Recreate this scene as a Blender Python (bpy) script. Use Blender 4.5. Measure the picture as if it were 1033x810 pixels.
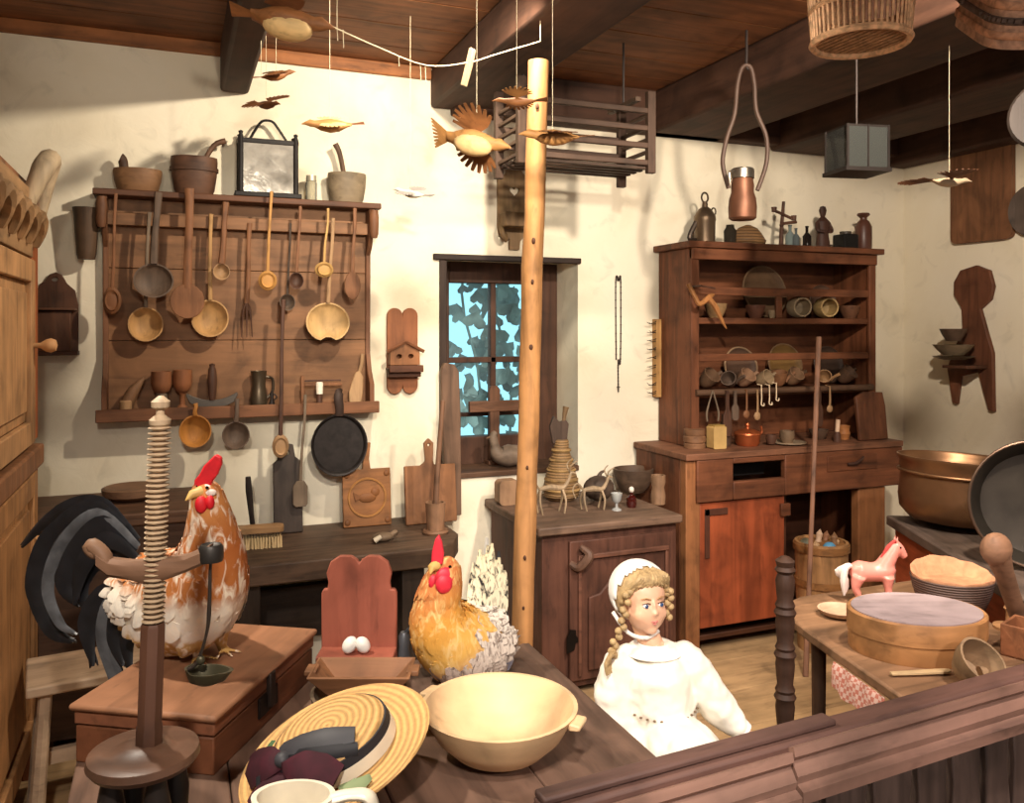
import bpy, bmesh, math, random
from mathutils import Vector, Matrix
R = math.radians
random.seed(7)
for o in list(bpy.data.objects): bpy.data.objects.remove(o)
SC = bpy.context.scene
COL = SC.collection

# ---------------------------------------------------------------- camera, sky, lamps, exposure
ALPHA = R(21.8)                      # the camera looks this far to the right of the back wall's normal
EYE, FPX, CX, HY = 1.5, 850.0, 516.5, 330.0
CA, SA = math.cos(ALPHA), math.sin(ALPHA)
cam = bpy.data.cameras.new('camera'); co = bpy.data.objects.new('camera', cam); COL.objects.link(co)
co.location = (0, 0, EYE); co.rotation_euler = (R(90), 0, -ALPHA)
cam.sensor_width = 36; cam.lens = 36*FPX/1033; cam.shift_y = -75/1033; cam.clip_start = .05
SC.camera = co
SC.view_settings.view_transform = 'Standard'; SC.view_settings.look = 'None'
SC.view_settings.exposure = 0.75; SC.view_settings.gamma = 1; SC.view_settings.use_curve_mapping = False

w = bpy.data.worlds.new('world'); SC.world = w; w.use_nodes = True
nt = w.node_tree; nt.nodes.clear()
tc = nt.nodes.new('ShaderNodeTexCoord'); sx = nt.nodes.new('ShaderNodeSeparateXYZ')
rp = nt.nodes.new('ShaderNodeValToRGB'); bg = nt.nodes.new('ShaderNodeBackground'); wo = nt.nodes.new('ShaderNodeOutputWorld')
nt.links.new(tc.outputs['Generated'], sx.inputs[0]); nt.links.new(sx.outputs['Y'], rp.inputs[0])
rp.color_ramp.elements[0].position = .2; rp.color_ramp.elements[0].color = (.30, .255, .24, 1)   # dim warm fill standing in for the museum passage
rp.color_ramp.elements[1].position = .6; rp.color_ramp.elements[1].color = (.46, .92, 1.06, 1)  # open daylight
nt.links.new(rp.outputs[0], bg.inputs[0]); nt.links.new(bg.outputs[0], wo.inputs[0]); bg.inputs[1].default_value = 0.85

def spot(name, loc, aim, watts, size, color=(1, .83, .62), blend=.6, radius=.05):
    l = bpy.data.lights.new(name, 'SPOT'); l.energy = watts; l.color = color; l.spot_size = R(size)
    l.spot_blend = blend; l.shadow_soft_size = radius
    o = bpy.data.objects.new(name, l); COL.objects.link(o); o.location = loc
    o.rotation_euler = (Vector(aim)-Vector(loc)).to_track_quat('-Z', 'Y').to_euler()
spot('spot_rack',   (.95, 2.35, 2.62), (.35, 3.7, 1.3), 74, 125, (1, .86, .68), radius=.03)
spot('spot_front',  (.45, .55, 2.25), (1.55, 3.7, 1.65), 135, 56, (1, .89, .74), radius=.05)
spot('spot_table',  (-.35, 1.9, 2.45), (.45, 1.6, .75), 75, 84, (1, .9, .76), radius=.04)
spot('spot_near',   (-.2, .1, 2.2), (.2, 1.7, .85), 85, 62, (1, .9, .8), radius=.05)
spot('spot_birds',  (.25, .25, 2.1), (.7, 3.0, 2.35), 48, 52, (1, .88, .72), radius=.04)
spot('fill_left',  (-.3, 1.2, 2.3), (-.35, 3.7, 2.3), 13, 80, (1, .88, .72), blend=.9, radius=.06)  # added fill that lifts the dark upper left wall
spot('fill_corner', (1.0, 2.0, 2.45), (2.55, 2.25, .6), 42, 56, (1, .85, .72), radius=.05)  # added lamp to brighten the front of the pot bench
spot('fill_baskets', (.9, .3, 1.9), (1.5, 1.5, 2.28), 9, 55, (1, .84, .66), radius=.05)  # added lamp, lifts the underlit hanging baskets
spot('spot_doll',   (.35, .55, 2.1), (1.0, 1.7, .75), 48, 44, (1, .93, .86), radius=.04)
spot('fill_rail',   (.9, -.5, 1.9), (1.25, 1.2, .75), 60, 56, (1, .88, .84), radius=.05)  # extra front lamp added to brighten the barrier rail
spot('spot_dresser', (1.75, 1.35, 2.5), (2.8, 3.2, 1.0), 125, 108, (1, .84, .68), radius=.05)
spot('spot_shelf_table', (1.7, .7, 2.2), (2.1, 1.9, .6), 75, 76, (1, .84, .76), radius=.05)

# ---------------------------------------------------------------- photo geometry: pixel -> metres
D = 3.714                            # back wall
RX = 3.945                           # right wall
CEIL = 2.68
def ray(px, py):
    k = (px-CX)/FPX
    return Vector((k*CA+SA, -k*SA+CA, (HY-py)/FPX))
E0 = Vector((0, 0, EYE))
def at_y(px, py, y): d = ray(px, py); return E0 + d*(y/d.y)
def at_x(px, py, x): d = ray(px, py); return E0 + d*(x/d.x)
def at_z(px, py, z): d = ray(px, py); return E0 + d*((z-EYE)/d.z)
def at_d(px, py, t): return E0 + ray(px, py)*t
def mm(n, t): return n*t/FPX
def Xy(px, y): return at_y(px, 330, y).x
def Zy(px, py, y): return at_y(px, py, y).z

# ---------------------------------------------------------------- materials
def hexc(h):
    c = [int(h[i:i+2], 16)/255 for i in (1, 3, 5)]
    return tuple(x/12.92 if x <= .04045 else ((x+.055)/1.055)**2.4 for x in c)
MATS = {}
def newmat(key):
    m = bpy.data.materials.new(key); m.use_nodes = True
    n = m.node_tree.nodes; b = n['Principled BSDF']
    return m, m.node_tree, n, m.node_tree.links, b
def mixc(nt, fac, a, b, mode='MIX'):
    x = nt.nodes.new('ShaderNodeMix'); x.data_type = 'RGBA'; x.blend_type = mode
    for s, v in ((0, fac), (6, a), (7, b)):
        if hasattr(v, 'links'): nt.links.new(v, x.inputs[s])
        else: x.inputs[s].default_value = v if s == 0 else (*v[:3], 1)
    return x.outputs[2]
def noise(nt, vec, scale, detail=4, dist=0):
    t = nt.nodes.new('ShaderNodeTexNoise'); t.inputs['Scale'].default_value = scale
    t.inputs['Detail'].default_value = detail; t.inputs['Distortion'].default_value = dist
    if vec: nt.links.new(vec, t.inputs['Vector'])
    return t.outputs['Fac']
def ramp(nt, fac, stops):
    r = nt.nodes.new('ShaderNodeValToRGB'); e = r.color_ramp.elements
    while len(e) < len(stops): e.new(.5)
    for el, (p, c) in zip(e, stops):
        el.position = p; el.color = (*c[:3], 1) if not isinstance(c, (int, float)) else (c, c, c, 1)
    nt.links.new(fac, r.inputs[0]); return r.outputs[0]
def mapping(nt, scale, coord='Object'):
    t = nt.nodes.new('ShaderNodeTexCoord'); m = nt.nodes.new('ShaderNodeMapping')
    m.inputs['Scale'].default_value = scale; nt.links.new(t.outputs[coord], m.inputs['Vector'])
    return m.outputs[0]
def bump(nt, b, h, s, d=.004):
    bp = nt.nodes.new('ShaderNodeBump'); bp.inputs['Strength'].default_value = s; bp.inputs['Distance'].default_value = d
    nt.links.new(h, bp.inputs['Height']); nt.links.new(bp.outputs[0], b.inputs['Normal'])
def mul(c, f): return tuple(min(1, x*f) for x in c[:3])
def wood(h, axis='z', var=.4, fine=1.0, rough=.6):
    key = ('wood', h, axis, var, fine, rough)
    if key in MATS: return MATS[key]
    m, nt, n, l, b = newmat('wood_'+h[1:]+axis)
    c = hexc(h); s = [26*fine]*3; s['xyz'.index(axis)] = 2.2*fine
    g = noise(nt, mapping(nt, s), 1.0, 6, .7)
    col = ramp(nt, g, [(.28, mul(c, 1-var*1.25)), (.5, c), (.72, mul(c, 1+var*.8))])
    st = ramp(nt, noise(nt, mapping(nt, (1, 1, 1)), 6.5, 7, .5), [(.3, .5), (.46, .86), (.64, 1.06)])
    col = mixc(nt, .9, col, st, 'MULTIPLY')
    sp = ramp(nt, noise(nt, mapping(nt, [x*.7 if x > 5 else x*2 for x in s]), 2.3, 4, .3), [(.30, .62), (.40, 1.0)])
    col = mixc(nt, .7, col, sp, 'MULTIPLY')
    oi = n.new('ShaderNodeObjectInfo')
    col = mixc(nt, .5, col, ramp(nt, oi.outputs['Random'], [(0, .78), (1, 1.0)]), 'MULTIPLY')
    l.new(col, b.inputs['Base Color']); b.inputs['Roughness'].default_value = rough
    b.inputs['Specular IOR Level'].default_value = .3
    bump(nt, b, g, .5, .004); MATS[key] = m; return m
def plain(h, rough=.6, metal=0, var=.15, scale=14, bmp=.1, spec=.4):
    key = ('plain', h, rough, metal, var, scale)
    if key in MATS: return MATS[key]
    m, nt, n, l, b = newmat('plain_'+h[1:])
    c = hexc(h); f = noise(nt, mapping(nt, (1, 1, 1)), scale, 5, .3)
    l.new(ramp(nt, f, [(.3, mul(c, 1-var)), (.7, mul(c, 1+var))]), b.inputs['Base Color'])
    b.inputs['Roughness'].default_value = rough; b.inputs['Metallic'].default_value = metal
    b.inputs['Specular IOR Level'].default_value = spec
    if bmp: bump(nt, b, f, bmp, .003)
    MATS[key] = m; return m
def glass(h='#dfe8e8', alpha=.3, rough=.05):
    key = ('glass', h, alpha)
    if key in MATS: return MATS[key]
    m, nt, n, l, b = newmat('glass_'+h[1:])
    c = hexc(h); tr = n.new('ShaderNodeBsdfTransparent'); tr.inputs[0].default_value = (*c, 1)
    gl = n.new('ShaderNodeBsdfGlossy'); gl.inputs['Roughness'].default_value = rough
    di = n.new('ShaderNodeBsdfDiffuse'); di.inputs[0].default_value = (*c, 1)
    lw = n.new('ShaderNodeLayerWeight'); lw.inputs[0].default_value = .2
    m1 = n.new('ShaderNodeMixShader'); m1.inputs[0].default_value = alpha
    l.new(tr.outputs[0], m1.inputs[1]); l.new(di.outputs[0], m1.inputs[2])
    m2 = n.new('ShaderNodeMixShader'); l.new(lw.outputs['Fresnel'], m2.inputs[0])
    l.new(m1.outputs[0], m2.inputs[1]); l.new(gl.outputs[0], m2.inputs[2])
    l.new(m2.outputs[0], n['Material Output'].inputs[0]); MATS[key] = m; return m
def rings_mat(h, freq, axis='R', var=.35):       # straw coils
    key = ('rings', h, freq, axis)
    if key in MATS: return MATS[key]
    m, nt, n, l, b = newmat('straw_'+h[1:])
    c = hexc(h); t = n.new('ShaderNodeTexWave'); t.wave_type = 'RINGS' if axis == 'R' else 'BANDS'
    if axis == 'R': t.rings_direction = 'Z'
    else: t.bands_direction = axis
    t.inputs['Scale'].default_value = freq; t.inputs['Distortion'].default_value = .8; t.inputs['Detail'].default_value = 2
    l.new(mapping(nt, (1, 1, 1)), t.inputs['Vector'])
    f2 = noise(nt, mapping(nt, (1, 1, 1)), 120, 3)
    col = ramp(nt, t.outputs['Fac'], [(.1, mul(c, 1-var)), (.6, mul(c, 1.05))])
    l.new(mixc(nt, .35, col, ramp(nt, f2, [(.3, .6), (.6, 1.0)]), 'MULTIPLY'), b.inputs['Base Color'])
    b.inputs['Roughness'].default_value = .7; bump(nt, b, t.outputs['Fac'], .6, .004); MATS[key] = m; return m

# ---------------------------------------------------------------- mesh builder
I4 = Matrix.Identity(4)
def T(x, y, z): return Matrix.Translation((x, y, z))
def RX_(d): return Matrix.Rotation(R(d), 4, 'X')
def RY_(d): return Matrix.Rotation(R(d), 4, 'Y')
def RZ_(d): return Matrix.Rotation(R(d), 4, 'Z')
def SCL(x, y, z): return Matrix.Diagonal((x, y, z, 1))
def spline(pts, n=6):
    P = [Vector(p) for p in pts]; out = []
    for i in range(len(P)-1):
        a = P[max(i-1, 0)]; b = P[i]; c = P[i+1]; d = P[min(i+2, len(P)-1)]
        for k in range(n):
            t = k/n
            out.append(.5*((2*b)+(c-a)*t+(2*a-5*b+4*c-d)*t*t+(3*b-a-3*c+d)*t**3))
    out.append(P[-1]); return out
class MB:
    def __init__(s): s.bm = bmesh.new()
    def v(s, p, M=I4): return s.bm.verts.new(M @ Vector(p))
    def f(s, vs):
        try: return s.bm.faces.new(vs)
        except ValueError: return None
    def box(s, c, d, M=I4):
        x, y, z = [q/2 for q in d]
        p = [s.v((c[0]+i*x, c[1]+j*y, c[2]+k*z), M) for i in (-1, 1) for j in (-1, 1) for k in (-1, 1)]
        for q in ((0, 1, 3, 2), (4, 6, 7, 5), (0, 4, 5, 1), (2, 3, 7, 6), (0, 2, 6, 4), (1, 5, 7, 3)): s.f([p[i] for i in q])
        return s
    def bb(s, x0, x1, y0, y1, z0, z1, M=I4):
        return s.box(((x0+x1)/2, (y0+y1)/2, (z0+z1)/2), (abs(x1-x0), abs(y1-y0), abs(z1-z0)), M)
    def rings(s, rs, closed=False, cap=True):
        V = []
        for r in rs:
            V.append([s.v(r[0])] if len(r) == 1 else [s.v(p) for p in r])
        pairs = list(zip(V, V[1:])) + ([(V[-1], V[0])] if closed else [])
        for a, b in pairs:
            n = max(len(a), len(b))
            if len(a) == len(b) == 1: continue
            for i in range(n):
                j = (i+1) % n
                if len(a) == 1: s.f([a[0], b[j], b[i]])
                elif len(b) == 1: s.f([a[i], a[j], b[0]])
                else: s.f([a[i], a[j], b[j], b[i]])
        if cap and not closed:
            if len(V[0]) > 2: s.f(V[0][::-1])
            if len(V[-1]) > 2: s.f(V[-1])
        return s
    def lathe(s, prof, M=I4, n=28):
        rs = []
        for r, z in prof:
            if r < 1e-6: rs.append([M @ Vector((0, 0, z))])
            else: rs.append([M @ Vector((r*math.cos(2*math.pi*i/n), r*math.sin(2*math.pi*i/n), z)) for i in range(n)])
        return s.rings(rs)
    def shell(s, outer, w, M=I4, n=28):
        z0 = outer[0][1]
        inn = [(max(r-w, .0005), max(z, z0+w)) for r, z in outer[::-1]]
        return s.lathe([(0, z0)]+outer+inn+[(0, z0+w)], M, n)
    def tube(s, pts, r, n=8, closed=False, flat=1.0, up=None, cap=True):
        P = [Vector(p) for p in pts]
        m = len(P); rr = r if isinstance(r, (list, tuple)) else [r]*m
        if len(rr) != m:
            rr = [rr[min(int(i*(len(rr)-1)/(m-1)), len(rr)-2)]*(1-((i*(len(rr)-1)/(m-1)) - min(int(i*(len(rr)-1)/(m-1)), len(rr)-2)))
                  + rr[min(int(i*(len(rr)-1)/(m-1)), len(rr)-2)+1]*((i*(len(rr)-1)/(m-1)) - min(int(i*(len(rr)-1)/(m-1)), len(rr)-2)) for i in range(m)]
        prev = None; rs = []
        for i in range(m):
            if closed: t = P[(i+1) % m]-P[i-1]
            else: t = P[min(i+1, m-1)]-P[max(i-1, 0)]
            if t.length < 1e-9: t = Vector((0, 0, 1))
            t.normalize()
            if up is not None: a = Vector(up)-t*t.dot(Vector(up))
            elif prev is None:
                a = t.orthogonal()
            else: a = prev-t*t.dot(prev)
            if a.length < 1e-6: a = t.orthogonal()
            a.normalize(); prev = a; b = t.cross(a)
            rs.append([P[i]+(a*math.cos(2*math.pi*k/n)*flat+b*math.sin(2*math.pi*k/n))*rr[i] for k in range(n)])
        return s.rings(rs, closed, cap)
    def stube(s, pts, r, n=8, k=5, flat=1.0, up=None):
        return s.tube(spline(pts, k), r, n, flat=flat, up=up)
    def ell(s, c, r, M=I4, n=16, m=10):
        rs = []
        for j in range(m+1):
            a = math.pi*j/m - math.pi/2
            if j in (0, m): rs.append([M @ Vector((c[0], c[1], c[2]+r[2]*math.sin(a)))])
            else: rs.append([M @ Vector((c[0]+r[0]*math.cos(a)*math.cos(2*math.pi*i/n), c[1]+r[1]*math.cos(a)*math.sin(2*math.pi*i/n), c[2]+r[2]*math.sin(a))) for i in range(n)])
        return s.rings(rs)
    def prism(s, out, th, M=I4, holes=()):
        """outline in (x, z), front at y=-th, back at y=0"""
        t = bmesh.new(); ed = []
        for loop in (out,)+tuple(holes):
            vs = [t.verts.new((x, 0, z)) for x, z in loop]
            ed += [t.edges.new((vs[i], vs[(i+1) % len(vs)])) for i in range(len(vs))]
        bmesh.ops.triangle_fill(t, use_beauty=True, use_dissolve=False, edges=ed)
        ex = bmesh.ops.extrude_face_region(t, geom=list(t.faces))
        for e in ex['geom']:
            if isinstance(e, bmesh.types.BMVert): e.co.y -= th
        mp = {q: s.v(q.co, M) for q in t.verts}
        for fc in t.faces: s.f([mp[q] for q in fc.verts])
        t.free(); return s
    def blade(s, pts, ws, nrm, th=.0015, k=5):
        """flat feather or strip: spine points, half widths, surface normal"""
        P = spline(pts, k); m = len(P); N = Vector(nrm).normalized(); rs = []
        for i, p in enumerate(P):
            u = i/(m-1)*(len(ws)-1); a = min(int(u), len(ws)-2); wd = ws[a]*(1-(u-a))+ws[a+1]*(u-a)
            t = (P[min(i+1, m-1)]-P[max(i-1, 0)]).normalized(); sd = t.cross(N)
            if sd.length < 1e-5: sd = t.orthogonal()
            sd.normalize(); nn = sd.cross(t).normalized()
            rs.append([p+sd*wd, p+nn*th*1.6, p-sd*wd, p-nn*th*.6])
        return s.rings(rs)
    def build(s, name, mat, parent=None, smooth=40, bev=0, seg=2):
        bmesh.ops.recalc_face_normals(s.bm, faces=s.bm.faces)
        me = bpy.data.meshes.new(name); s.bm.to_mesh(me); s.bm.free()
        for p in me.polygons: p.use_smooth = True
        me.set_sharp_from_angle(angle=R(smooth))
        me.materials.append(mat)
        o = bpy.data.objects.new(name, me); COL.objects.link(o)
        if parent is not None: o.parent = parent
        if bev:
            b = o.modifiers.new('bevel', 'BEVEL'); b.width = bev; b.segments = seg; b.limit_method = 'ANGLE'; b.angle_limit = R(50)
        return o
def thing(name, label, cat, loc, rotz=0, group=None):
    o = bpy.data.objects.new(name, None); COL.objects.link(o); o.empty_display_size = .05
    o.location = loc; o.rotation_euler = (0, 0, R(rotz)); o['label'] = label; o['category'] = cat
    if group: o['group'] = group
    return o
def solo(name, mb, mat, label, cat, loc, rotz=0, group=None, **k):
    o = mb.build(name, mat, **k); o.location = loc; o.rotation_euler = (0, 0, R(rotz)); o['label'] = label; o['category'] = cat
    if group: o['group'] = group
    return o
def struct(name, mb, mat, label, parent=None, **k):
    o = mb.build(name, mat, parent, **k)
    if parent is None: o['kind'] = 'structure'; o['label'] = label; o['category'] = name.split('_')[0]
    return o
def remesh(o, vox, sm=6):
    r = o.modifiers.new('remesh', 'REMESH'); r.mode = 'VOXEL'; r.voxel_size = vox; r.use_smooth_shade = True
    s = o.modifiers.new('smooth', 'SMOOTH'); s.iterations = sm; s.factor = .5
    return o
def face(M=I4): return M @ RX_(90)            # turns +z to -y: the open side of a bowl looks into the room
def oval(rx, rz, n=24, cx=0, cz=0): return [(cx+rx*math.cos(2*math.pi*i/n), cz+rz*math.sin(2*math.pi*i/n)) for i in range(n)]
def heart(s, n=24, cx=0, cz=0):
    o = []
    for i in range(n):
        t = 2*math.pi*i/n
        o.append((cx+s*16*math.sin(t)**3/17, cz+s*(13*math.cos(t)-5*math.cos(2*t)-2*math.cos(3*t)-math.cos(4*t))/17))
    return o
def rrect(w, h, r, n=5):
    o = []
    for cx, cz, a0 in ((w/2-r, h/2-r, 0), (-w/2+r, h/2-r, 90), (-w/2+r, -h/2+r, 180), (w/2-r, -h/2+r, 270)):
        for i in range(n+1):
            a = R(a0+90*i/n); o.append((cx+r*math.cos(a), cz+r*math.sin(a)))
    return o

# ================================================================ the room
def plaster():
    m, nt, n, l, b = newmat('plaster')
    c = hexc('#e6ddc6')
    f = noise(nt, mapping(nt, (1, 1, 1)), 1.6, 6, .5)
    col = ramp(nt, f, [(.28, hexc('#cfc3a9')), (.5, c), (.75, hexc('#ece5d2'))])
    f2 = noise(nt, mapping(nt, (1, 1, 1)), 9, 6, .8)
    col = mixc(nt, .5, col, ramp(nt, f2, [(.25, .72), (.42, 1.0)]), 'MULTIPLY')
    l.new(col, b.inputs['Base Color']); b.inputs['Roughness'].default_value = .9
    b.inputs['Specular IOR Level'].default_value = .1
    bump(nt, b, f2, .35, .012); return m
PL = plaster()
BEAM = wood('#4a3124', 'y', .35, .7, .75); BEAMX = wood('#4a3124', 'x', .35, .7, .75)
PLANK = wood('#7d4f30', 'x', .35, .8, .65)
WX0, WX1 = Xy(443, D), Xy(583, D); WZ0, WZ1 = .80, Zy(513, 261, D)
mb = MB()
mb.bb(-1.2, WX0, D, D+.4, 0, CEIL+.05); mb.bb(WX1, RX+.3, D, D+.4, 0, CEIL+.05)
mb.bb(WX0, WX1, D, D+.4, WZ1, CEIL+.05); mb.bb(WX0, WX1, D, D+.4, 0, WZ0)
struct('wall_back', mb, PL, 'cream plaster back wall with a deep window recess')
struct('wall_right', MB().bb(RX, RX+.3, -1.2, D, 0, CEIL+.05), PL, 'cream plaster wall at the right')
struct('wall_left', MB().bb(-1.5, -1.2, -1.2, D+.4, 0, CEIL+.05), PL, 'plaster wall at the left')
mb = MB()
for i in range(18): mb.bb(-1.2, RX, -1.2+i*.273, -1.2+i*.273+.27, -.04, 0)
struct('floor', mb, wood('#a98a63', 'x', .3, .7, .75), 'worn pale wooden plank floor', bev=.003)
mb = MB()
for i in range(19): mb.bb(-1.3, RX+.1, -1.2+i*.26, -1.2+i*.26+.255, CEIL, CEIL+.04)
mb.bb(-1.3, RX+.1, -1.2, D+.1, CEIL+.03, CEIL+.06)
struct('ceiling', mb, PLANK, 'brown plank ceiling', bev=.003)
def beam(x0, x1, zb, y0=-1.0, lab=''):
    struct('ceiling_beam', MB().bb(x0, x1, y0, D, zb, CEIL), BEAM, lab, bev=.015)
beam(Xy(222, D), Xy(251, D), 2.48, lab='narrow dark beam above the spoon rack')
beam(Xy(434, D), Xy(492, D), 2.50, lab='thick dark beam meeting the wall left of the post')
beam(Xy(652, D), Xy(722, D), 2.47, lab='dark beam above the dresser end')
beam(Xy(776, D), Xy(836, D), 2.45, lab='dark beam above the hanging lantern')
beam(Xy(900, D)-.05, RX, 2.42, lab='dark beam along the right wall')
struct('ceiling_beam', MB().bb(Xy(437, D)+.08, RX, D-.09, D, 2.47, CEIL), BEAMX, 'dark wall plate along the top of the back wall', bev=.01)
struct('trim_1', MB().bb(-1.2, Xy(434, D), D-.025, D, CEIL-.055, CEIL), wood('#9a6238', 'x', .3), 'brown cornice board at the top of the back wall', bev=.004)
# window
WF = wood('#4a3022', 'z', .35); YS = D+.27
pz0, pz1 = .955, 1.72; px0, px1 = 1.25, 1.72; mxx, mzz = (px0+px1)/2, 1.337
wn = thing('window_1', 'small dark framed window with six panes and ivy outside', 'window', (WX0, YS, WZ0)); wn['kind'] = 'structure'
o = Vector((WX0, YS, WZ0))
def wbb(mb, x0, x1, y0, y1, z0, z1): return mb.bb(x0-o.x, x1-o.x, y0, y1, z0-o.z, z1-o.z)
f = MB(); wbb(f, WX0, px0, -.03, .05, WZ0, WZ1); wbb(f, px1, WX1, -.03, .05, WZ0, WZ1)
wbb(f, px0, px1, -.03, .05, WZ0, pz0); wbb(f, px0, px1, -.03, .05, pz1, WZ1)
f.build('window_frame', WF, wn, bev=.004)
s = MB(); wbb(s, mxx-.014, mxx+.014, -.02, .03, pz0, pz1); wbb(s, px0, px1, -.02, .03, mzz-.014, mzz+.014)
wbb(s, px0, px1, -.015, .025, 1.055, 1.075)
s.build('muntin', WF, wn, bev=.003)
g = MB(); wbb(g, px0, px1, 0, .004, pz0, pz1); g.build('pane', glass('#eef8fa', .02, .02), wn)
struct('window_sill', MB().bb(WX0-.0, WX1, D-.015, YS-.03, WZ0, WZ0+.025), wood('#5a4130', 'x'), 'dark wooden sill in the window recess', bev=.004)
struct('trim_2', MB().bb(WX0-.03, WX1+.01, D-.02, D+.02, WZ1-.015, WZ1+.012), wood('#2c1f18', 'x'), 'dark lintel board above the window', bev=.004)
struct('trim_3', MB().bb(WX0-.0, WX0+.035, D-.012, D+.06, WZ0, WZ1-.015), wood('#33241c', 'z'), 'dark board along the left edge of the window recess', bev=.004)
# ivy outside: nobody could count the leaves
lv = MB()
for i in range(620):
    x, z = random.uniform(.7, 2.6), random.uniform(.6, 2.3); y = D+random.uniform(.75, 1.4); q = random.uniform(.04, .085)
    dens = math.sin(x*7+1.3)+math.sin(z*6-x*4)
    if dens < -.75: continue
    M = T(x, y, z) @ RZ_(random.uniform(-50, 50)) @ RX_(random.uniform(-40, 40)) @ RY_(random.uniform(120, 240))
    lv.prism(heart(q, 14), .002, M)
for i in range(9):
    x = .8+i*.2; lv.tube(spline([(x, D+1.0, -.03), (x+.1, D+1.05, 1.1), (x-.05, D+.95, 1.7), (x+.08, D+1.0, 2.4)], 4), .008, 6)
o = solo('ivy_leaves', lv, plain('#93a4a6', .6, var=.5, scale=6, bmp=0), 'ivy leaves climbing outside behind the window panes', 'ivy', (0, 0, 0)); o['kind'] = 'stuff'
struct('ground_outside', MB().bb(-1, 5, D+.4, D+6, -.3, -.02), plain('#6b7258', .9), 'ground outside the window')

# ================================================================ large furniture
# ---- post
a = at_d(527, 640, 2.8); top = at_d(543, 62, 2.8)
dirv = (top-a); base = a + dirv*((0-a.z)/dirv.z)
mb = MB(); pts = [base.lerp(top, i/14) for i in range(15)]
mb.tube([p-base+Vector((random.uniform(-.003, .003), random.uniform(-.003, .003), 0)) for p in pts], [.037+random.uniform(-.002, .002)-.004*i/14 for i in range(15)], 16)
PALE = wood('#b58352', 'z', .42, .8)
po = thing('wooden_post', 'tall peeled wooden pole standing in front of the window', 'post', base)
mb.build('pole', PALE, po)
for py, s in ((244, .009), (285, .007), (350, .010), (470, .006), (560, .007), (610, .006), (110, .008)):
    u = (py-62)/(640-62); p = top.lerp(a, u)-base; tw = Vector((-SA, -CA, 0))
    MB().ell((0, 0, 0), (s*.8, .004, s*1.3), T(*(p+tw*.0345)) @ RZ_(-21.8+random.uniform(-25, 25)), 10, 6).build('knot', plain('#4a2c18', .7), po)

# ---- long low bench by the wall
BX1, BZ, BY = Xy(452, 3.3)+.05, .645, 3.14
WB = wood('#5b4738', 'x', .35)
bt = thing('wall_bench', 'long dark plank bench with rounded right end below the spoon rack', 'bench', (.6, 3.4, 0))
out = [(-.45, -.26), (BX1-.75, -.26), (BX1-.66, -.20), (BX1-.60, -.08), (BX1-.60, .31), (-.45, .31)]
MB().prism(out, .075, T(0, 0, BZ) @ RX_(-90) @ SCL(1, 1, 1) @ T(0, .075, 0)).build('bench_top', WB, bt, bev=.006)
for x in (-.40, .22):
    MB().bb(x, x+.09, -.2, .25, 0, BZ-.075).build('leg', wood('#33281f', 'z'), bt, bev=.004)
MB().bb(-.3, .24, .2, .24, .2, .42).build('stretcher', wood('#33281f', 'x'), bt, bev=.004)
# ---- chest behind the rooster
ch = thing('wooden_chest', 'dark brown chest against the wall behind the rooster', 'chest', (-.18, 3.46, 0))
MB().bb(-.3, .3, -.2, .24, .08, .80).build('body', wood('#4a3426', 'x'), ch, bev=.004)
MB().bb(-.32, .32, -.22, .245, .80, .845).build('lid', wood('#5d4230', 'x'), ch, bev=.006)
for x in (-.27, .21): MB().bb(x, x+.06, -.18, .2, 0, .08).build('foot', wood('#3a281d', 'x'), ch)

# ---- left cabinet: its door side looks to the right
CXF = -.45
HON = wood('#bd9063', 'z', .28, .8); HOND = wood('#8c6040', 'z', .3)
cb = thing('wall_cabinet', 'tall honey coloured cabinet with panelled doors and a carved crest', 'cabinet', (CXF, 2.75, 0))
def zc(py, t): return EYE+(HY-py)*t/FPX
MB().bb(-.5, -.02, -.5, .55, 0, 2.0).build('body', HOND, cb, bev=.004)
for (y0, y1) in ((.43, .55),):
    MB().bb(-.02, .012, y0, y1, 1.12, 1.93).build('stile', wood('#a0592f', 'z', .3), cb, bev=.004)
    MB().bb(-.02, .012, y0, y1, .0, 1.08).build('lower_stile', wood('#7d4526', 'z', .3), cb, bev=.004)
def cdoor(y0, y1, z0, z1, knob, name, mat):
    d = MB(); fw = .075
    d.bb(0, .022, y0, y0+fw, z0, z1); d.bb(0, .022, y1-fw, y1, z0, z1)
    d.bb(0, .022, y0+fw, y1-fw, z0, z0+fw); d.bb(0, .022, y0+fw, y1-fw, z1-fw, z1)
    d.bb(-.01, .004, y0+fw, y1-fw, z0+fw, z1-fw); d.bb(.0, .014, y0+fw+.035, y1-fw-.035, z0+fw+.035, z1-fw-.035)
    dd = d.build(name, mat, cb, bev=.004)
    if knob:
        MB().lathe([(0, 0), (.009, 0), (.009, .02), (.02, .035), (.024, .05), (.018, .065), (0, .07)], T(.022, y1-.04, knob) @ RY_(90), 16).build('knob', HON, dd)
cdoor(-.48, .42, 1.12, 1.72, 1.44, 'upper_door', HON)
cdoor(-.48, .47, .14, 1.02, .80, 'lower_door', wood('#a5784d', 'z', .3))
MB().bb(-.5, .03, -.5, .56, 1.03, 1.10).build('waist_moulding', HOND, cb, bev=.008)
cr = MB()
for k in range(6): cr.tube(spline([(.01, -.45+k*.15, 1.78), (.035, -.40+k*.15, 1.86), (.03, -.33+k*.15, 1.82), (.01, -.31+k*.15, 1.77)], 4), [.02, .03, .02], 8)
cr.bb(-.03, .015, -.5, .42, 1.73, 1.95)
cr.build('carved_crest', wood('#9c7a56', 'y', .35), cb, bev=.003)
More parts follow.
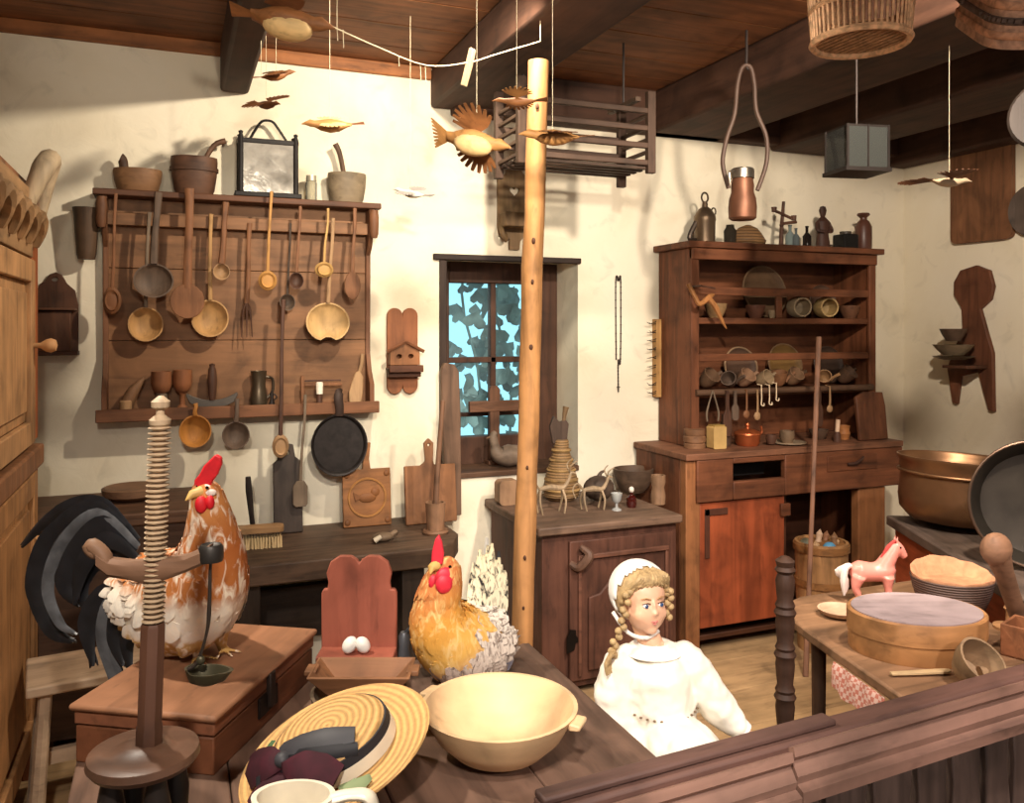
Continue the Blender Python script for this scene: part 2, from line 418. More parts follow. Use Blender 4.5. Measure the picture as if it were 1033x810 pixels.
MB().stube([(.0, .36, 1.88), (.05, .38, 2.02), (.06, .46, 2.06), (.04, .5, 1.98), (.02, .49, 1.86)], [.02, .035, .035, .028, .02], 10, 4).build('scroll', wood('#b5a184', 'z', .25), cb)

# ---- cabinet under the window
kx0, kx1, ky0, kz = 1.37, 2.0, 3.08, .70
WAL = wood('#58382b', 'z', .35); WALX = wood('#58382b', 'x', .35)
kb = thing('low_cabinet', 'low dark walnut cabinet with one moulded door beside the dresser', 'cabinet', (1.685, 3.39, 0))
hw = (kx1-kx0)/2
MB().bb(-hw, hw, -.29, .30, .03, kz-.035).build('body', WAL, kb, bev=.004)
MB().bb(-hw-.03, hw+.012, -.325, .31, kz-.035, kz).build('cabinet_top', wood('#6d5646', 'x', .35), kb, bev=.007)
d = MB(); y = -.29
d.bb(-.20, .29, y-.018, y, .06, .63)
dd = d.build('door', WAL, kb, bev=.004)
pn = MB()
pn.prism([(-.12, .1), (.21, .1), (.21, .40), (.16, .41), (.11, .46), (.045, .49), (-.02, .46), (-.07, .41), (-.12, .40)], .014, T(0, y-.018, 0))
pn.build('raised_panel', WAL, dd, bev=.006, seg=3)
ml = MB(); ml.bb(-.16, .26, y-.034, y-.018, .555, .575); ml.bb(-.165, -.15, y-.03, y-.018, .08, .575); ml.bb(.245, .26, y-.03, y-.018, .08, .575)
ml.build('moulding', wood('#6b4636', 'x', .3), dd, bev=.004)
MB().stube([(-.16, y-.035, .61), (-.135, y-.06, .585), (-.15, y-.06, .555), (-.175, y-.04, .53), (-.2, y-.02, .545)], [.012, .02, .02, .012], 8).build('carved_scroll', wood('#5d4436', 'z'), dd)
MB().prism([(-.02, -.04), (.012, -.03), (.02, 0), (.045, .0), (.02, .03), (.02, .05), (-.005, .055), (-.02, .02)], .006, T(-.195, y-.018, .22)).build('lock_plate', plain('#17120f', .5, .6), dd)
for s in (-1, 1): MB().bb(s*hw-.03*(s > 0), s*hw+.03*(s < 0), -.27, -.23, 0, .03).build('foot', WAL, kb)

# ---- dresser
DX0, DX1, DY, DC = Xy(692, 3.25), Xy(899, 3.25), 3.25, .925
HX0, HX1, HY_, HZ = 2.315, 3.40, 3.43, 1.88
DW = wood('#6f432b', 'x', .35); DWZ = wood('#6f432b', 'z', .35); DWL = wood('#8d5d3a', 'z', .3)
dr = thing('kitchen_dresser', 'tall brown open dresser with plate shelves above a red door', 'dresser', ((DX0+DX1)/2, 3.47, 0))
O = Vector(((DX0+DX1)/2, 3.47, 0))
def dbb(mb, x0, x1, y0, y1, z0, z1): return mb.bb(x0-O.x, x1-O.x, y0-O.y, y1-O.y, z0, z1)
def dpart(name, mat, *bs, bev=.004):
    m = MB()
    for q in bs: dbb(m, *q)
    return m.build(name, mat, dr, bev=bev)
dpart('side_panel', DWZ, (HX0-.03, HX0, HY_, D-.01, DC, HZ)); dpart('side_panel', DWZ, (HX1, HX1+.03, HY_, D-.01, DC, HZ))
dpart('face_stile', DWZ, (HX0-.03, HX0+.015, HY_-.02, HY_, DC, HZ)); dpart('face_stile', DWZ, (HX1-.015, HX1+.03, HY_-.02, HY_, DC, HZ))
dpart('back_panel', DW, (HX0, HX1, D-.03, D-.01, DC, HZ))
dpart('top_board', DW, (HX0-.06, HX1+.06, HY_-.05, D-.005, HZ, HZ+.03)); dpart('cornice', DW, (HX0-.03, HX1+.03, HY_-.03, HY_, HZ-.055, HZ))
S1, S2 = Zy(800, 321, HY_), Zy(790, 392, HY_)
for z in (S1, S2): dpart('shelf', DW, (HX0, HX1, HY_-.01, D-.03, z-.03, z))
dpart('plate_rail', DW, (HX0, HX1, HY_-.015, HY_+.005, Zy(790, 299, HY_), Zy(790, 291, HY_)))
dpart('plate_rail', DW, (HX0, HX1, HY_-.015, HY_+.005, Zy(790, 363, HY_), Zy(790, 356, HY_)))
dpart('rail_post', DW, (Xy(785, HY_)-.018, Xy(785, HY_)+.018, HY_-.012, HY_+.005, S1, Zy(790, 299, HY_)))
mb = MB(); mb.tube([(HX0-O.x-.01, HY_-.025-O.y, S2-.005), (HX1-O.x-.0, HY_-.025-O.y, S2-.005)], .016, 10); mb.build('spoon_rail', wood('#5d4433', 'x'), dr)
# base
dpart('counter', wood('#77503a', 'x', .35), (DX0-.01, HX1+.03, DY-.02, D-.01, DC-.03, DC))
fa = MB()
zT, zB = DC-.03, .70
ox0, ox1, oz0, oz1 = Xy(738, DY), Xy(790, DY), .785, .868
dbb(fa, DX0+.05, ox0, DY-.015, DY+.02, zB, zT); dbb(fa, ox1, HX1+.03, DY-.015, DY+.02, zB, zT)
dbb(fa, ox0, ox1, DY-.015, DY+.02, zB, oz0); dbb(fa, ox0, ox1, DY-.015, DY+.02, oz1, zT)
fa.build('apron_board', DW, dr, bev=.006)
dpart('dark_backing', plain('#120c09', .9), (ox0-.01, ox1+.01, DY+.15, DY+.16, oz0-.01, oz1+.01))  # near-black sheet behind the opening, its shade put in as colour
cv = MB(); ex0, ex1 = Xy(832, DY), Xy(882, DY); ez0, ez1 = .795, .872
dbb(cv, ex0, ex1, DY-.02, DY-.012, ez0, ez1)
cvo = cv.build('small_drawer', wood('#623a24', 'x'), dr, bev=.003)
MB().stube([((ex0+ex1)/2-O.x-.04, DY-.028-O.y, (ez0+ez1)/2-.005), ((ex0+ex1)/2-O.x+.01, DY-.034-O.y, (ez0+ez1)/2+.0), ((ex0+ex1)/2-O.x+.06, DY-.028-O.y, (ez0+ez1)/2+.025)], [.006, .008, .006], 8).build('handle', plain('#3a2218', .6), cvo)
dpart('front_stile', DWL, (DX0, DX0+.075, DY, DY+.05, 0, zT))
jx0, jx1 = Xy(866, DY), Xy(893, DY)
dpart('front_stile', DWL, (jx0, jx1, DY, DY+.05, 0, zB))
dpart('base_side', DWZ, (DX0, DX0+.025, DY+.05, D-.02, 0, zT)); dpart('base_side', DWZ, (jx1-.025, jx1, DY+.05, D-.02, 0, zB))
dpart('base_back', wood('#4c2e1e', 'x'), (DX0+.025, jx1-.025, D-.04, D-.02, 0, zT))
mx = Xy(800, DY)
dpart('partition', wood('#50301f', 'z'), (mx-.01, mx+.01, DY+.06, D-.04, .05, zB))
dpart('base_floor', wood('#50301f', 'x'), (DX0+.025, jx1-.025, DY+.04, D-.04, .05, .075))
rd = MB(); rx0, rx1 = DX0+.078, Xy(792, DY)
dbb(rd, rx0, rx1, DY+.005, DY+.03, .12, zB-.005)
ro = rd.build('red_door', wood('#93492a', 'z', .35, .6), dr, bev=.004); ro['label'] = 'orange red painted door'
hg = MB()
dbb(hg, rx0+.025, rx0+.15, DY-.002, DY+.006, .635, .665); dbb(hg, rx0+.025, rx0+.05, DY-.002, DY+.006, .44, .665)
hg.build('hinge_strap', plain('#4a2a1c', .6), ro, bev=.002)
lt = MB(); dbb(lt, rx1-.03, rx1+.025, DY-.012, DY+.006, .60, .66); lt.build('latch', wood('#5c3520', 'x'), ro, bev=.004)
# leaning cover at the right end of the counter
cx0, cx1 = Xy(860, DY+.08), Xy(890, DY+.08)
solo('plain_board', MB().prism([(-.085, 0), (.10, 0), (.105, .17), (.095, .24), (-.03, .245), (-.085, .22)], .02, RX_(-8)), wood('#5f3a26', 'z'), 'brown board leaning upright on the right end of the dresser counter', 'board', ((cx0+cx1)/2, DY+.06, DC), bev=.004)

# ---- front table (an L round the rail end)
TZ = .70
TT = wood('#6e5445', 'y', .4, .8)
tb = thing('work_table', 'big old plank table carrying the hen, hat and dough bowl', 'table', (.34, 1.58, 0))
tp = MB(); xs = [-.17, .09, .34, .6, .835]
for a_, b_ in zip(xs, xs[1:]): tp.bb(a_-.34+.001, b_-.34-.001, 1.20-1.58, 1.97-1.58, TZ-.04, TZ)
tp.build('tabletop', TT, tb, bev=.004)
for x in (-.08, .74):
    for y in (1.28, 1.88): MB().bb(x-.035-.34, x+.035-.34, y-.035-1.58, y+.035-1.58, 0, TZ-.04).build('leg', wood('#4a382d', 'z'), tb, bev=.004)
ap = MB(); ap.bb(-.1-.34, .77-.34, 1.84-1.58, 1.87-1.58, TZ-.12, TZ-.04); ap.bb(.745-.34, .77-.34, 1.26-1.58, 1.84-1.58, TZ-.12, TZ-.04)
ap.build('apron', wood('#6b4a36', 'x'), tb, bev=.004)

# ---- barrier rail in front
ra = Vector((.50, 1.11, 0)); rb = Vector((2.35, 1.235, 0)); rl = (rb-ra).length; rz = math.degrees(math.atan2(rb.y-ra.y, rb.x-ra.x))
rr = thing('barrier_rail', 'brown moulded barrier rail over dark vertical boards', 'railing', ra, rz)
RW = wood('#674a40', 'x', .35)
MB().bb(0, rl, 0, .05, .775, .80).build('top_rail', RW, rr, bev=.006)
RW2 = wood('#8e6c5c', 'x', .3)
prof = [(0, .795), (-.012, .80), (-.016, .785), (-.008, .775), (-.022, .755), (-.02, .742), (-.034, .735), (-.034, .715), (0, .715)]
for x0, x1, dz in ((0, .455, -.008), (.457, rl, 0)):
    m = MB(); m.rings([[Vector((x, y, z+dz)) for y, z in prof] for x in (x0, x1)]); m.build('moulding', RW2, rr, smooth=25)
MB().bb(.0, .58, .012, .045, .80, .812).build('cap_strip', wood('#594139', 'x'), rr, bev=.004)
x = 0
while x < rl-.03:
    wd = random.uniform(.085, .125); wd = min(wd, rl-x)
    MB().prism([(x+.003, .02), (x+wd-.003, .02), (x+wd-.004, .3), (x+wd-.002, .55), (x+wd-.012, .63), (x+wd-.004, .715), (x+.004, .715), (x+.012, .63), (x+.003, .5)], .022, T(0, .03, 0)).build('board', wood('#57473f', 'z', .4), rr, bev=.003)
    x += wd
for x in (.05, rl-.1): MB().bb(x, x+.06, .03, .06, 0, .775).build('post', wood('#3a2d28', 'z'), rr)

# ---- right hand table
SZ = .62
tr = thing('round_edged_table', 'small worn wooden table with cut corners carrying the oval box', 'table', (1.95, 1.8, 0))
out = [(1.585, 1.42), (1.70, 1.95), (1.745, 2.1), (1.80, 2.17), (1.90, 2.21), (2.40, 2.21), (2.27, 1.82), (2.15, 1.55), (2.13, 1.42)]
MB().prism([(x-1.95, y-1.8) for x, y in out], .03, T(0, 0, SZ) @ RX_(-90) @ T(0, .03, 0)).build('tabletop', wood('#8c6a4d', 'x', .3), tr, bev=.006)
for x, y in ((1.70, 1.52), (1.86, 2.08), (2.03, 1.52), (2.2, 2.08)):
    MB().tube([(x-1.95, y-1.8, 0), (x-1.95, y-1.8, SZ-.03)], [.018, .024], 10).build('leg', wood('#4d3627', 'z'), tr)
mb = MB(); mb.bb(1.72-1.95, 2.05-1.95, 1.515-1.8, 1.53-1.8, SZ-.1, SZ-.03); mb.build('apron', wood('#5b4231', 'x'), tr)

# ---- bench with the copper pots
A_ = Vector((2.80, 2.72, 0)); B_ = Vector((2.20, 1.50, 0)); ang = math.degrees(math.atan2((B_-A_).y, (B_-A_).x)); L_ = (B_-A_).length
pb = thing('pot_bench', 'red brown bench with a grey plank top below the copper cauldron', 'bench', A_, ang)
MB().bb(0, L_, .03, .60, 0, .66).build('body', wood('#a85230', 'x', .3), pb, bev=.004)
MB().bb(-.02, L_+.02, 0, .62, .66, .70).build('bench_top', wood('#63544a', 'x', .35), pb, bev=.006)

# ================================================================ spoon rack
RK = wood('#876041', 'x', .28, .8); RKZ = wood('#785036', 'z', .3, .8); RKD = wood('#5e3d2a', 'x', .3)
YB = D-.02; YU = D-.135
rkx0, rkx1 = Xy(104, YB), Xy(373, YB); rkc = (rkx0+rkx1)/2; rhw = (rkx1-rkx0)/2
zt = Zy(235, 199, D-.06); zb = Zy(235, 419, D-.06)
rk = thing('spoon_rack', 'wide brown wall rack with slotted rail holding wooden spoons and ladles', 'rack', (rkc, D, zb))
H = zt-zb
bk = MB()
for i in range(3): bk.bb(-rhw, rhw, -.02, 0, .02+i*(H-.03)/3+.001, .02+(i+1)*(H-.03)/3-.001)
bk.build('backboard', RK, rk, bev=.002)
MB().bb(-rhw-.03, rhw+.03, -.12, 0, H-.025, H).build('top_shelf', RKD, rk, bev=.004)
MB().bb(-rhw, rhw, -.075, -.055, H-.135, H-.085).build('slot_rail', RK, rk, bev=.003)
MB().bb(-rhw-.02, rhw+.02, -.115, 0, 0, .025).build('bottom_shelf', RKD, rk, bev=.004)
MB().bb(-rhw-.02, rhw+.02, -.125, -.11, -.005, .045).build('shelf_lip', wood('#7a5136', 'x', .3), rk, bev=.004)
for s in (-1, 1):
    pr = [(-.115, 0), (0, 0), (0, H-.025), (-.105, H-.025), (-.105, H-.12), (-.07, H-.19), (-.035, H-.22), (-.03, .26), (-.06, .18), (-.115, .12)]
    m = MB(); m.prism(pr, .02, T(-rhw if s < 0 else rhw-.02, 0, 0) @ RZ_(90) @ SCL(1, 1, 1)); m.build('side_panel', RKZ, rk, bev=.003)
    MB().lathe([(0, 0), (.014, 0), (.02, .02), (.022, .09), (.016, .12), (0, .12)], T(s*(rhw+.0), -.105, H-.15), 14).build('turned_peg', RKZ, rk)

LT = wood('#b98f5c', 'z', .22); MD = wood('#83583a', 'z', .3); DK = wood('#54382a', 'z', .35); GY = wood('#7b6a58', 'z', .3)
IRON = plain('#3a3330', .55, .6, .25); ORG = wood('#b57a38', 'z', .25); TAN = wood('#a88560', 'z', .25); GREYBR = wood('#665446', 'z', .3)
GR = 'wooden spoons and ladles hanging on the rack'
def utensil(name, label, cat, top, bc, rx, rz, mat, hw=.008, depth=.55, y=YU, kind='bowl', flat=.6, group=GR, hmat=None, notch=False):
    P0 = at_y(top[0], top[1], y); B = at_y(bc[0], bc[1], y)
    ex = (at_y(bc[0]+rx, bc[1], y)-B).x; ez = B.z-at_y(bc[0], bc[1]+rz, y).z
    t = thing(name, label, cat, B, 0, group)
    v = P0-B
    if kind == 'bowl':
        m = MB(); m.lathe([(0, -.62*depth/.55), (.45, -.56*depth/.55), (.8, -.34*depth/.55), (.97, -.08), (1, 0), (.92, .0), (.86, -.1), (.7, -.3*depth/.55), (.4, -.46*depth/.55), (0, -.5*depth/.55)], SCL(ex, min(ex, ez), ez) @ RX_(86), 26)
        if notch:
            for vv in m.bm.verts:
                if vv.co.z < 0: vv.co.z += ez*.32*math.exp(-(vv.co.x/(ex*.22))**2)*(-vv.co.z/ez)
        m.build('bowl', mat, t)
    elif kind == 'oval':
        m = MB(); m.ell((0, 0, 0), (ex, .012, ez)); 
        m.lathe([(0, .004), (.7, .002), (.9, .008), (1.0, .0)], SCL(ex*.8, 1, ez*.8) @ T(0, -.008, 0) @ RX_(90), 20); m.build('bowl', mat, t)
    elif kind == 'flat':
        m = MB(); m.prism(oval(ex, ez), .009, T(0, .004, 0)); m.build('blade', mat, t, bev=.003)
    elif kind == 'spatula':
        m = MB(); m.prism([(-ex*.5, ez), (ex*.5, ez), (ex, ez*.55), (ex, -ez*.8), (ex*.7, -ez), (-ex*.7, -ez), (-ex, -ez*.8), (-ex, ez*.55)], .009, T(0, .004, 0)); m.build('blade', mat, t, bev=.003)
    elif kind == 'fork':
        m = MB()
        for k in (-1, 0, 1): m.stube([(0, 0, ez*.9), (k*ex*.6, -.0, ez*.5), (k*ex, 0, -ez)], [.004, .0045, .002], 6, 4)
        m.build('tines', mat, t)
    st = Vector((0, 0, ez*(.97 if kind in ('bowl',) else .75)))
    if kind == 'fork': st = Vector((0, 0, ez*.9))
    hp = [st, st.lerp(v, .35)+Vector((random.uniform(-.003, .003), -.004, 0)), st.lerp(v, .7)+Vector((random.uniform(-.003, .003), -.003, 0)), v]
    MB().stube(hp, [hw*1.15, hw*.95, hw*.9, hw*1.1], 8, 4, flat=flat, up=(0, 1, 0)).build('handle', hmat or mat, t)
    return t
U = utensil
U('wooden_spoon', 'brown spoon with small oval bowl, first at the left end of the rack', 'spoon', (117, 195), (113, 303), 9.5, 14, MD, .006, kind='oval')
U('wooden_ladle', 'light tan round bowled ladle hanging below the dark grey ladle', 'ladle', (151, 214), (147, 327), 18, 17.5, LT, .007, y=YU+.045, hmat=GY)
U('wooden_ladle', 'wide handled ladle with dark grey shallow bowl', 'ladle', (160, 194), (155, 283), 20.5, 17.5, GREYBR, .014, .4, y=YU-.02)
U('wooden_ladle', 'broad pale bowl ladle half hidden behind the flat round paddle', 'ladle', (213, 216), (212, 321), 19, 19, LT, .008, y=YU+.045, hmat=LT)
U('wooden_paddle', 'flat round brown paddle with a wide strap handle', 'paddle', (191, 190), (189, 304), 17.5, 17.5, MD, .016, kind='flat', y=YU-.015, flat=.35)
U('wooden_ladle', 'small deep cup ladle with a thick flat handle', 'ladle', (228, 204), (223.5, 274), 8.5, 8.5, TAN, .012, .8, hmat=MD)
U('wooden_fork', 'long dark wooden fork with three thin tines', 'fork', (252, 225), (249, 322), 5.5, 18, DK, .009, kind='fork', hmat=MD, flat=.4, y=YU+.055)
U('wooden_spoon', 'honey coloured spoon beside the fork with its handle tip above the shelf', 'spoon', (274, 193), (270, 283), 9.5, 10, wood('#c08d4e', 'z', .2), .006, kind='oval', y=YU-.03)
U('wooden_ladle', 'small dark grey scoop on a thin stick, lower of the two dark ones', 'ladle', (293, 225), (290, 305), 8, 8.5, GREYBR, .005, .7, y=YU+.05)
U('wooden_ladle', 'small dark scoop, higher of the two dark ones side by side', 'ladle', (303, 208), (299, 283), 7.5, 8.5, DK, .006, .7, y=YU-.02, hmat=MD)
U('wooden_spoon', 'light small round spoon hanging in front of the large notched ladle', 'spoon', (331, 210), (327, 272), 9.5, 8, wood('#c39a5e', 'z', .2), .005, kind='oval', y=YU-.035)
U('wooden_skimmer', 'large pale shallow ladle with a heart notch in its rim', 'ladle', (336, 220), (331, 325), 22, 20, wood('#c4a06c', 'z', .2), .008, .35, y=YU+.015, notch=True, hmat=TAN)
U('wooden_spatula', 'brown oval spatula at the right end of the rack', 'spatula', (358, 210), (355.5, 288), 8, 14, MD, .008, kind='flat')
GR2 = 'utensils hanging from the bottom shelf of the rack'
YL = D-.15
U('wooden_ladle', 'orange wooden ladle hanging below the bottom shelf', 'ladle', (197, 407), (197, 435), 16.5, 16.5, ORG, .008, .6, y=YL, group=GR2)
U('wooden_ladle', 'grey brown ladle hanging next to the orange one', 'ladle', (239, 402), (238, 439), 14, 14, GREYBR, .009, .6, y=YL, group=GR2)
U('wooden_spoon', 'tan spoon on a long dark stick reaching below the rack', 'spoon', (286, 302), (283, 450), 8.5, 12, TAN, .008, kind='oval', y=YL, group=GR2, hmat=DK)
U('wooden_spatula', 'long grey wooden scoop with square blade hanging before the dark board', 'spatula', (308, 398), (303, 498), 7.5, 13, GY, .006, kind='spatula', y=YL, group=GR2)
# frying pan
B = at_y(342.5, 449, D-.14); ex = (at_y(370, 449, D-.14)-B).x; ez = mm(31, 3.5)
pn = thing('frying_pan', 'black iron frying pan hanging from the rack by its handle', 'pan', B, 0, GR2)
MB().shell([(.80, -.045), (.93, -.03), (1.0, .0), (1.03, .002)], .03, SCL(ex, 1, ez) @ RX_(90) @ SCL(1, 1, 1), 36).build('pan_body', plain('#2d2826', .5, .5, .3, 30), pn)
MB().stube([(0, .0, ez*.97), (.0, -.005, ez*1.25), (-.005, -.005, ez*1.55), (0, .005, ez*1.75), (.01, .03, ez*1.72)], [.017, .018, .02, .018, .012], 10, flat=.5, up=(0, 1, 0)).build('handle', plain('#3c2d26', .6, .3), pn)

# things standing on the rack's bottom shelf
ZS = zb+.027; YSH = D-.07
GS = 'things on the bottom shelf of the spoon rack'
def onrack(px): return Xy(px, YSH)
t = thing('horn_scoop', 'brown curved horn cup at the left end of the rack shelf', 'scoop', (onrack(127), YSH, ZS), 0, GS)
MB().stube([(0, 0, 0), (.005, 0, .04), (.03, 0, .09), (.065, 0, .135)], [.024, .026, .022, .005], 14, 5).build('horn', wood('#7a5a40', 'z'), t)
MB().lathe([(0, 0), (.022, 0), (.024, .045), (.020, .05), (0, .05)], T(-.0, -.012, 0), 14).build('cup', TAN, t)
def goblet(px, lab, h, r, mat, foot):
    t = thing('wooden_goblet', lab, 'goblet', (onrack(px), YSH, ZS), 0, GS)
    MB().shell([(.01, h*.42), (r*.75, h*.5), (r, h*.68), (r*.97, h)], .005, I4, 20).build('cup', mat, t)
    MB().lathe([(0, 0), (r*.75, 0), (r*.7, .01), (foot, .025), (foot*.9, h*.4), (r*.5, h*.47), (0, h*.48)], I4, 18).build('stem', GY if foot > .014 else mat, t)
goblet(163, 'wooden goblet with dark thick stem, left of the pair', .16, .04, wood('#8a5a3c', 'z', .25), .024)
goblet(184, 'red brown wooden goblet with thin stem, right of the pair', .165, .037, wood('#94603f', 'z', .25), .011)
t = thing('mezzaluna', 'rocking herb chopper with dark upright handle and curved blade', 'chopper', (onrack(214), YSH, ZS), 0, GS)
bl = []
for i in range(15):
    a = -1+i/7; bl.append((a*.10, .005+.035*a*a+(.02 if abs(a) > .9 else 0)))
for i in range(15):
    a = 1-i/7; bl.append((a*.10*.96, .04+.03*a*a))
MB().prism(bl, .008).build('blade', plain('#5a534c', .5, .5), t, bev=.002)
MB().lathe([(0, .04), (.012, .04), (.016, .07), (.019, .12), (.015, .165), (.01, .175), (.012, .185), (0, .19)], T(0, -.004, 0), 14).build('handle', DK, t)
t = thing('pitcher', 'dark pewter jug with slanted spout on the rack shelf', 'jug', (onrack(261), YSH, ZS), 0, GS)
MB().shell([(.03, 0), (.036, .03), (.03, .07), (.026, .10), (.032, .15), (.034, .155)], .004, I4, 18).build('jug_body', plain('#5c5040', .4, .7), t)
MB().stube([(.028, 0, .13), (.055, 0, .12), (.056, 0, .07), (.032, 0, .04)], .006, 8).build('handle', plain('#4c4236', .4, .7), t)
t = thing('candle_snuffer', 'tiny dark iron snuffer beside the jug', 'snuffer', (onrack(274), YSH-.01, ZS), 0, GS)
MB().lathe([(0, 0), (.012, 0), (.012, .02), (.006, .04), (.009, .055), (.004, .07), (0, .075)], I4, 12).build('cone', IRON, t)
MB().tube(spline([(.006, 0, .03), (.02, 0, .045), (.006, 0, .06)], 4), .003, 6).build('ring', IRON, t)
t = thing('wooden_plane', 'small wooden frame plane lying on the rack shelf', 'tool', (onrack(325), YSH+.01, ZS), 0, GS)
m = MB(); m.bb(-.09, .09, -.02, .0, 0, .02); m.bb(-.09, -.075, -.02, 0, .02, .13); m.bb(-.075, .085, -.015, 0, .085, .10); m.build('frame', MD, t, bev=.003)
m = MB(); m.bb(-.075, .08, -.01, -.004, .105, .112); m.build('wire', DK, t)
t = thing('pestle', 'small pestle with white cap on a dark shaft', 'pestle', (onrack(321), YSH-.035, ZS), 0, GS)
MB().lathe([(0, 0), (.016, 0), (.013, .02), (.011, .055), (0, .055)], I4, 14).build('shaft', DK, t)
MB().lathe([(0, .055), (.014, .055), (.015, .10), (.012, .105), (0, .105)], I4, 14).build('cap', plain('#efe6d2', .5), t)
t = thing('wooden_scoop', 'pale wooden flour scoop leaning at the right end of the rack shelf', 'scoop', (onrack(359), YSH, ZS), 0, GS)
MB().prism([(-.03, 0), (.02, -.0), (.03, .05), (.035, .12), (.02, .15), (.0, .14), (-.03, .06)], .012, RX_(-10)).build('blade', wood('#b08c64', 'z', .2), t, bev=.004)
MB().stube([(.02, .02, .14), (.03, .025, .18), (.035, .03, .22)], .008, 8).build('handle', TAN, t)

# things standing on top of the rack
ZTOP = zt+.001; YT = D-.065
GT = 'things on top of the spoon rack'
def mort(px, w, h, lab, mat, pest, band=False):
    c = Xy(px, YT); r = mm(w, 3.35)/2*1.03; hh = mm(h, 3.35); r = min(r, .09)
    t = thing('mortar', lab, 'mortar', (c, YT, ZTOP), 0, GT)
    MB().shell([(r*.78, 0), (r*.86, hh*.12), (r*.96, hh*.5), (r, hh*.9), (r*.98, hh)], .01, SCL(1, min(1, .06/r), 1), 26).build('bowl', mat, t)
    if band: MB().lathe([(r*1.0, hh*.62), (r*1.04, hh*.62), (r*1.04, hh*.72), (r*1.0, hh*.72)], SCL(1, min(1, .062/r), 1), 26).build('rim_band', mat, t)
    p = thing('pestle', 'pestle standing in the '+pest[4], 'pestle', (c, YT, ZTOP+.012), 0, GT)
    x0, x1, z1, rr = pest[:4]
    MB().stube([(x0*.3, 0, 0), (x0, 0, hh*.7), ((x0+x1)/2, 0, hh*.5+z1*.55), (x1, 0, z1)], [rr*1.3, rr*.8, rr*.8, rr], 12, 4).build('stick', wood('#5e4433', 'z'), p)
    return t
mort(139, 54, 22, 'low wide brown mortar at the left end of the rack top', wood('#7d5b3e', 'x', .25), (-.045, -.062, .115, .022, 'low wide brown mortar'))
mort(196, 50, 38, 'tall dark brown mortar with a band beside the black lantern', wood('#5e4130', 'x', .3), (.03, .12, .215, .013, 'tall dark banded mortar'), True)
mort(350, 41, 32, 'grey wooden mortar at the right end of the rack top', wood('#84745d', 'x', .25), (-.01, -.05, .24, .013, 'grey mortar at the right end of the rack'))
t = thing('jar', 'small clear glass jar between the lantern and the grey mortar', 'jar', (Xy(314, YT), YT, ZTOP), 0, GT)
MB().shell([(.022, 0), (.024, .01), (.024, .075), (.02, .085)], .003, I4, 18).build('jar_body', glass('#e6e2d0', .25), t)
MB().lathe([(0, .085), (.022, .085), (.022, .108), (0, .108)], I4, 16).build('lid', plain('#cfc6ae', .4, .5), t)
# lantern
LX = Xy(270, YT); lw = mm(30, 3.45); lh = mm(66, 3.42)
t = thing('lantern', 'black framed glass lantern with a strap handle on top of the rack', 'lantern', (LX, YT, ZTOP), 0, GT)
BLK = wood('#1d1815', 'z', .3)
MB().bb(-lw-.012, lw+.012, -.05, .05, 0, .02).build('base_plate', BLK, t, bev=.003); MB().bb(-lw, lw, -.045, .045, lh-.045, lh-.025).build('top_frame', BLK, t, bev=.003)
for sx_ in (-1, 1):
    for sy in (-1, 1):
        MB().lathe([(0, .02), (.011, .02), (.011, lh-.02), (.007, lh-.01), (.01, lh), (0, lh+.006)], T(sx_*(lw-.012), sy*.038, 0), 10).build('corner_post', BLK, t)
MB().bb(-lw+.02, lw-.02, -.04, -.037, .02, lh-.045).build('pane', plain('#b9b5ab', .12, .55, .35, 18, .5), t)
for sx_ in (-1, 1): MB().bb(sx_*(lw-.01)-.002, sx_*(lw-.01)+.002, -.03, .03, .02, lh-.045).build('pane', glass('#cfd4d0', .3), t)
MB().bb(-lw+.02, lw-.02, .03, .034, .02, lh-.045).build('back_plate', BLK, t)
MB().stube([(-lw*.62, 0, lh-.03), (-lw*.35, 0, lh+.03), (-lw*.15, 0, lh+.058), (lw*.15, 0, lh+.058), (lw*.35, 0, lh+.03), (lw*.68, 0, lh-.03)], .008, 8, flat=.5).build('handle', BLK, t)

# bucket hanging at the rack's left side
t = thing('wooden_bucket', 'dark wooden bucket hanging at the left side of the rack', 'bucket', (Xy(98, D-.06)-.037, D-.065, Zy(98, 262, D-.06)))
MB().shell([(.03, 0), (.035, .02), (.036, .03), (.045, .16), (.05, .2)], .006, SCL(1, .9, 1), 18).build('staves', wood('#54402f', 'z', .4), t)
# carved owl-like candle box
OX = Xy(405.5, D-.01); t = thing('match_holder', 'carved brown double rounded wall board with a little house front', 'wall holder', (OX, D-.005, Zy(405, 397, D)))
h = mm(87, 3.77); ww = mm(31, 3.77)/2*1.02
out = []
for cx_, a0, a1 in ((ww/2, 0, 180), (-ww/2, 0, 180)):
    out += [(cx_+ww/2*math.cos(R(a)), h-ww/2+ww/2*math.sin(R(a))) for a in range(a0, a1+1, 20)]
for cx_ in (-ww/2, ww/2):
    out += [(cx_+ww/2*math.cos(R(a)), ww/2+ww/2*math.sin(R(a))) for a in range(180, 361, 20)]
out2 = []
for q in out:
    if not out2 or (Vector(q)-Vector(out2[-1])).length > 1e-5: out2.append(q)
MB().prism(out2, .018).build('backboard', wood('#8a5636', 'z', .25), t, bev=.003)
MB().prism([(-ww*.98, h*.34), (ww*.98, h*.34), (ww*.95, h*.50), (0, h*.60), (-ww*.95, h*.50)], .045, T(0, -.018, 0), holes=(oval(.012, .010, 12, -ww*.38, h*.44), oval(.012, .010, 12, ww*.38, h*.44))).build('house_front', wood('#9a6742', 'z', .25), t, bev=.002)
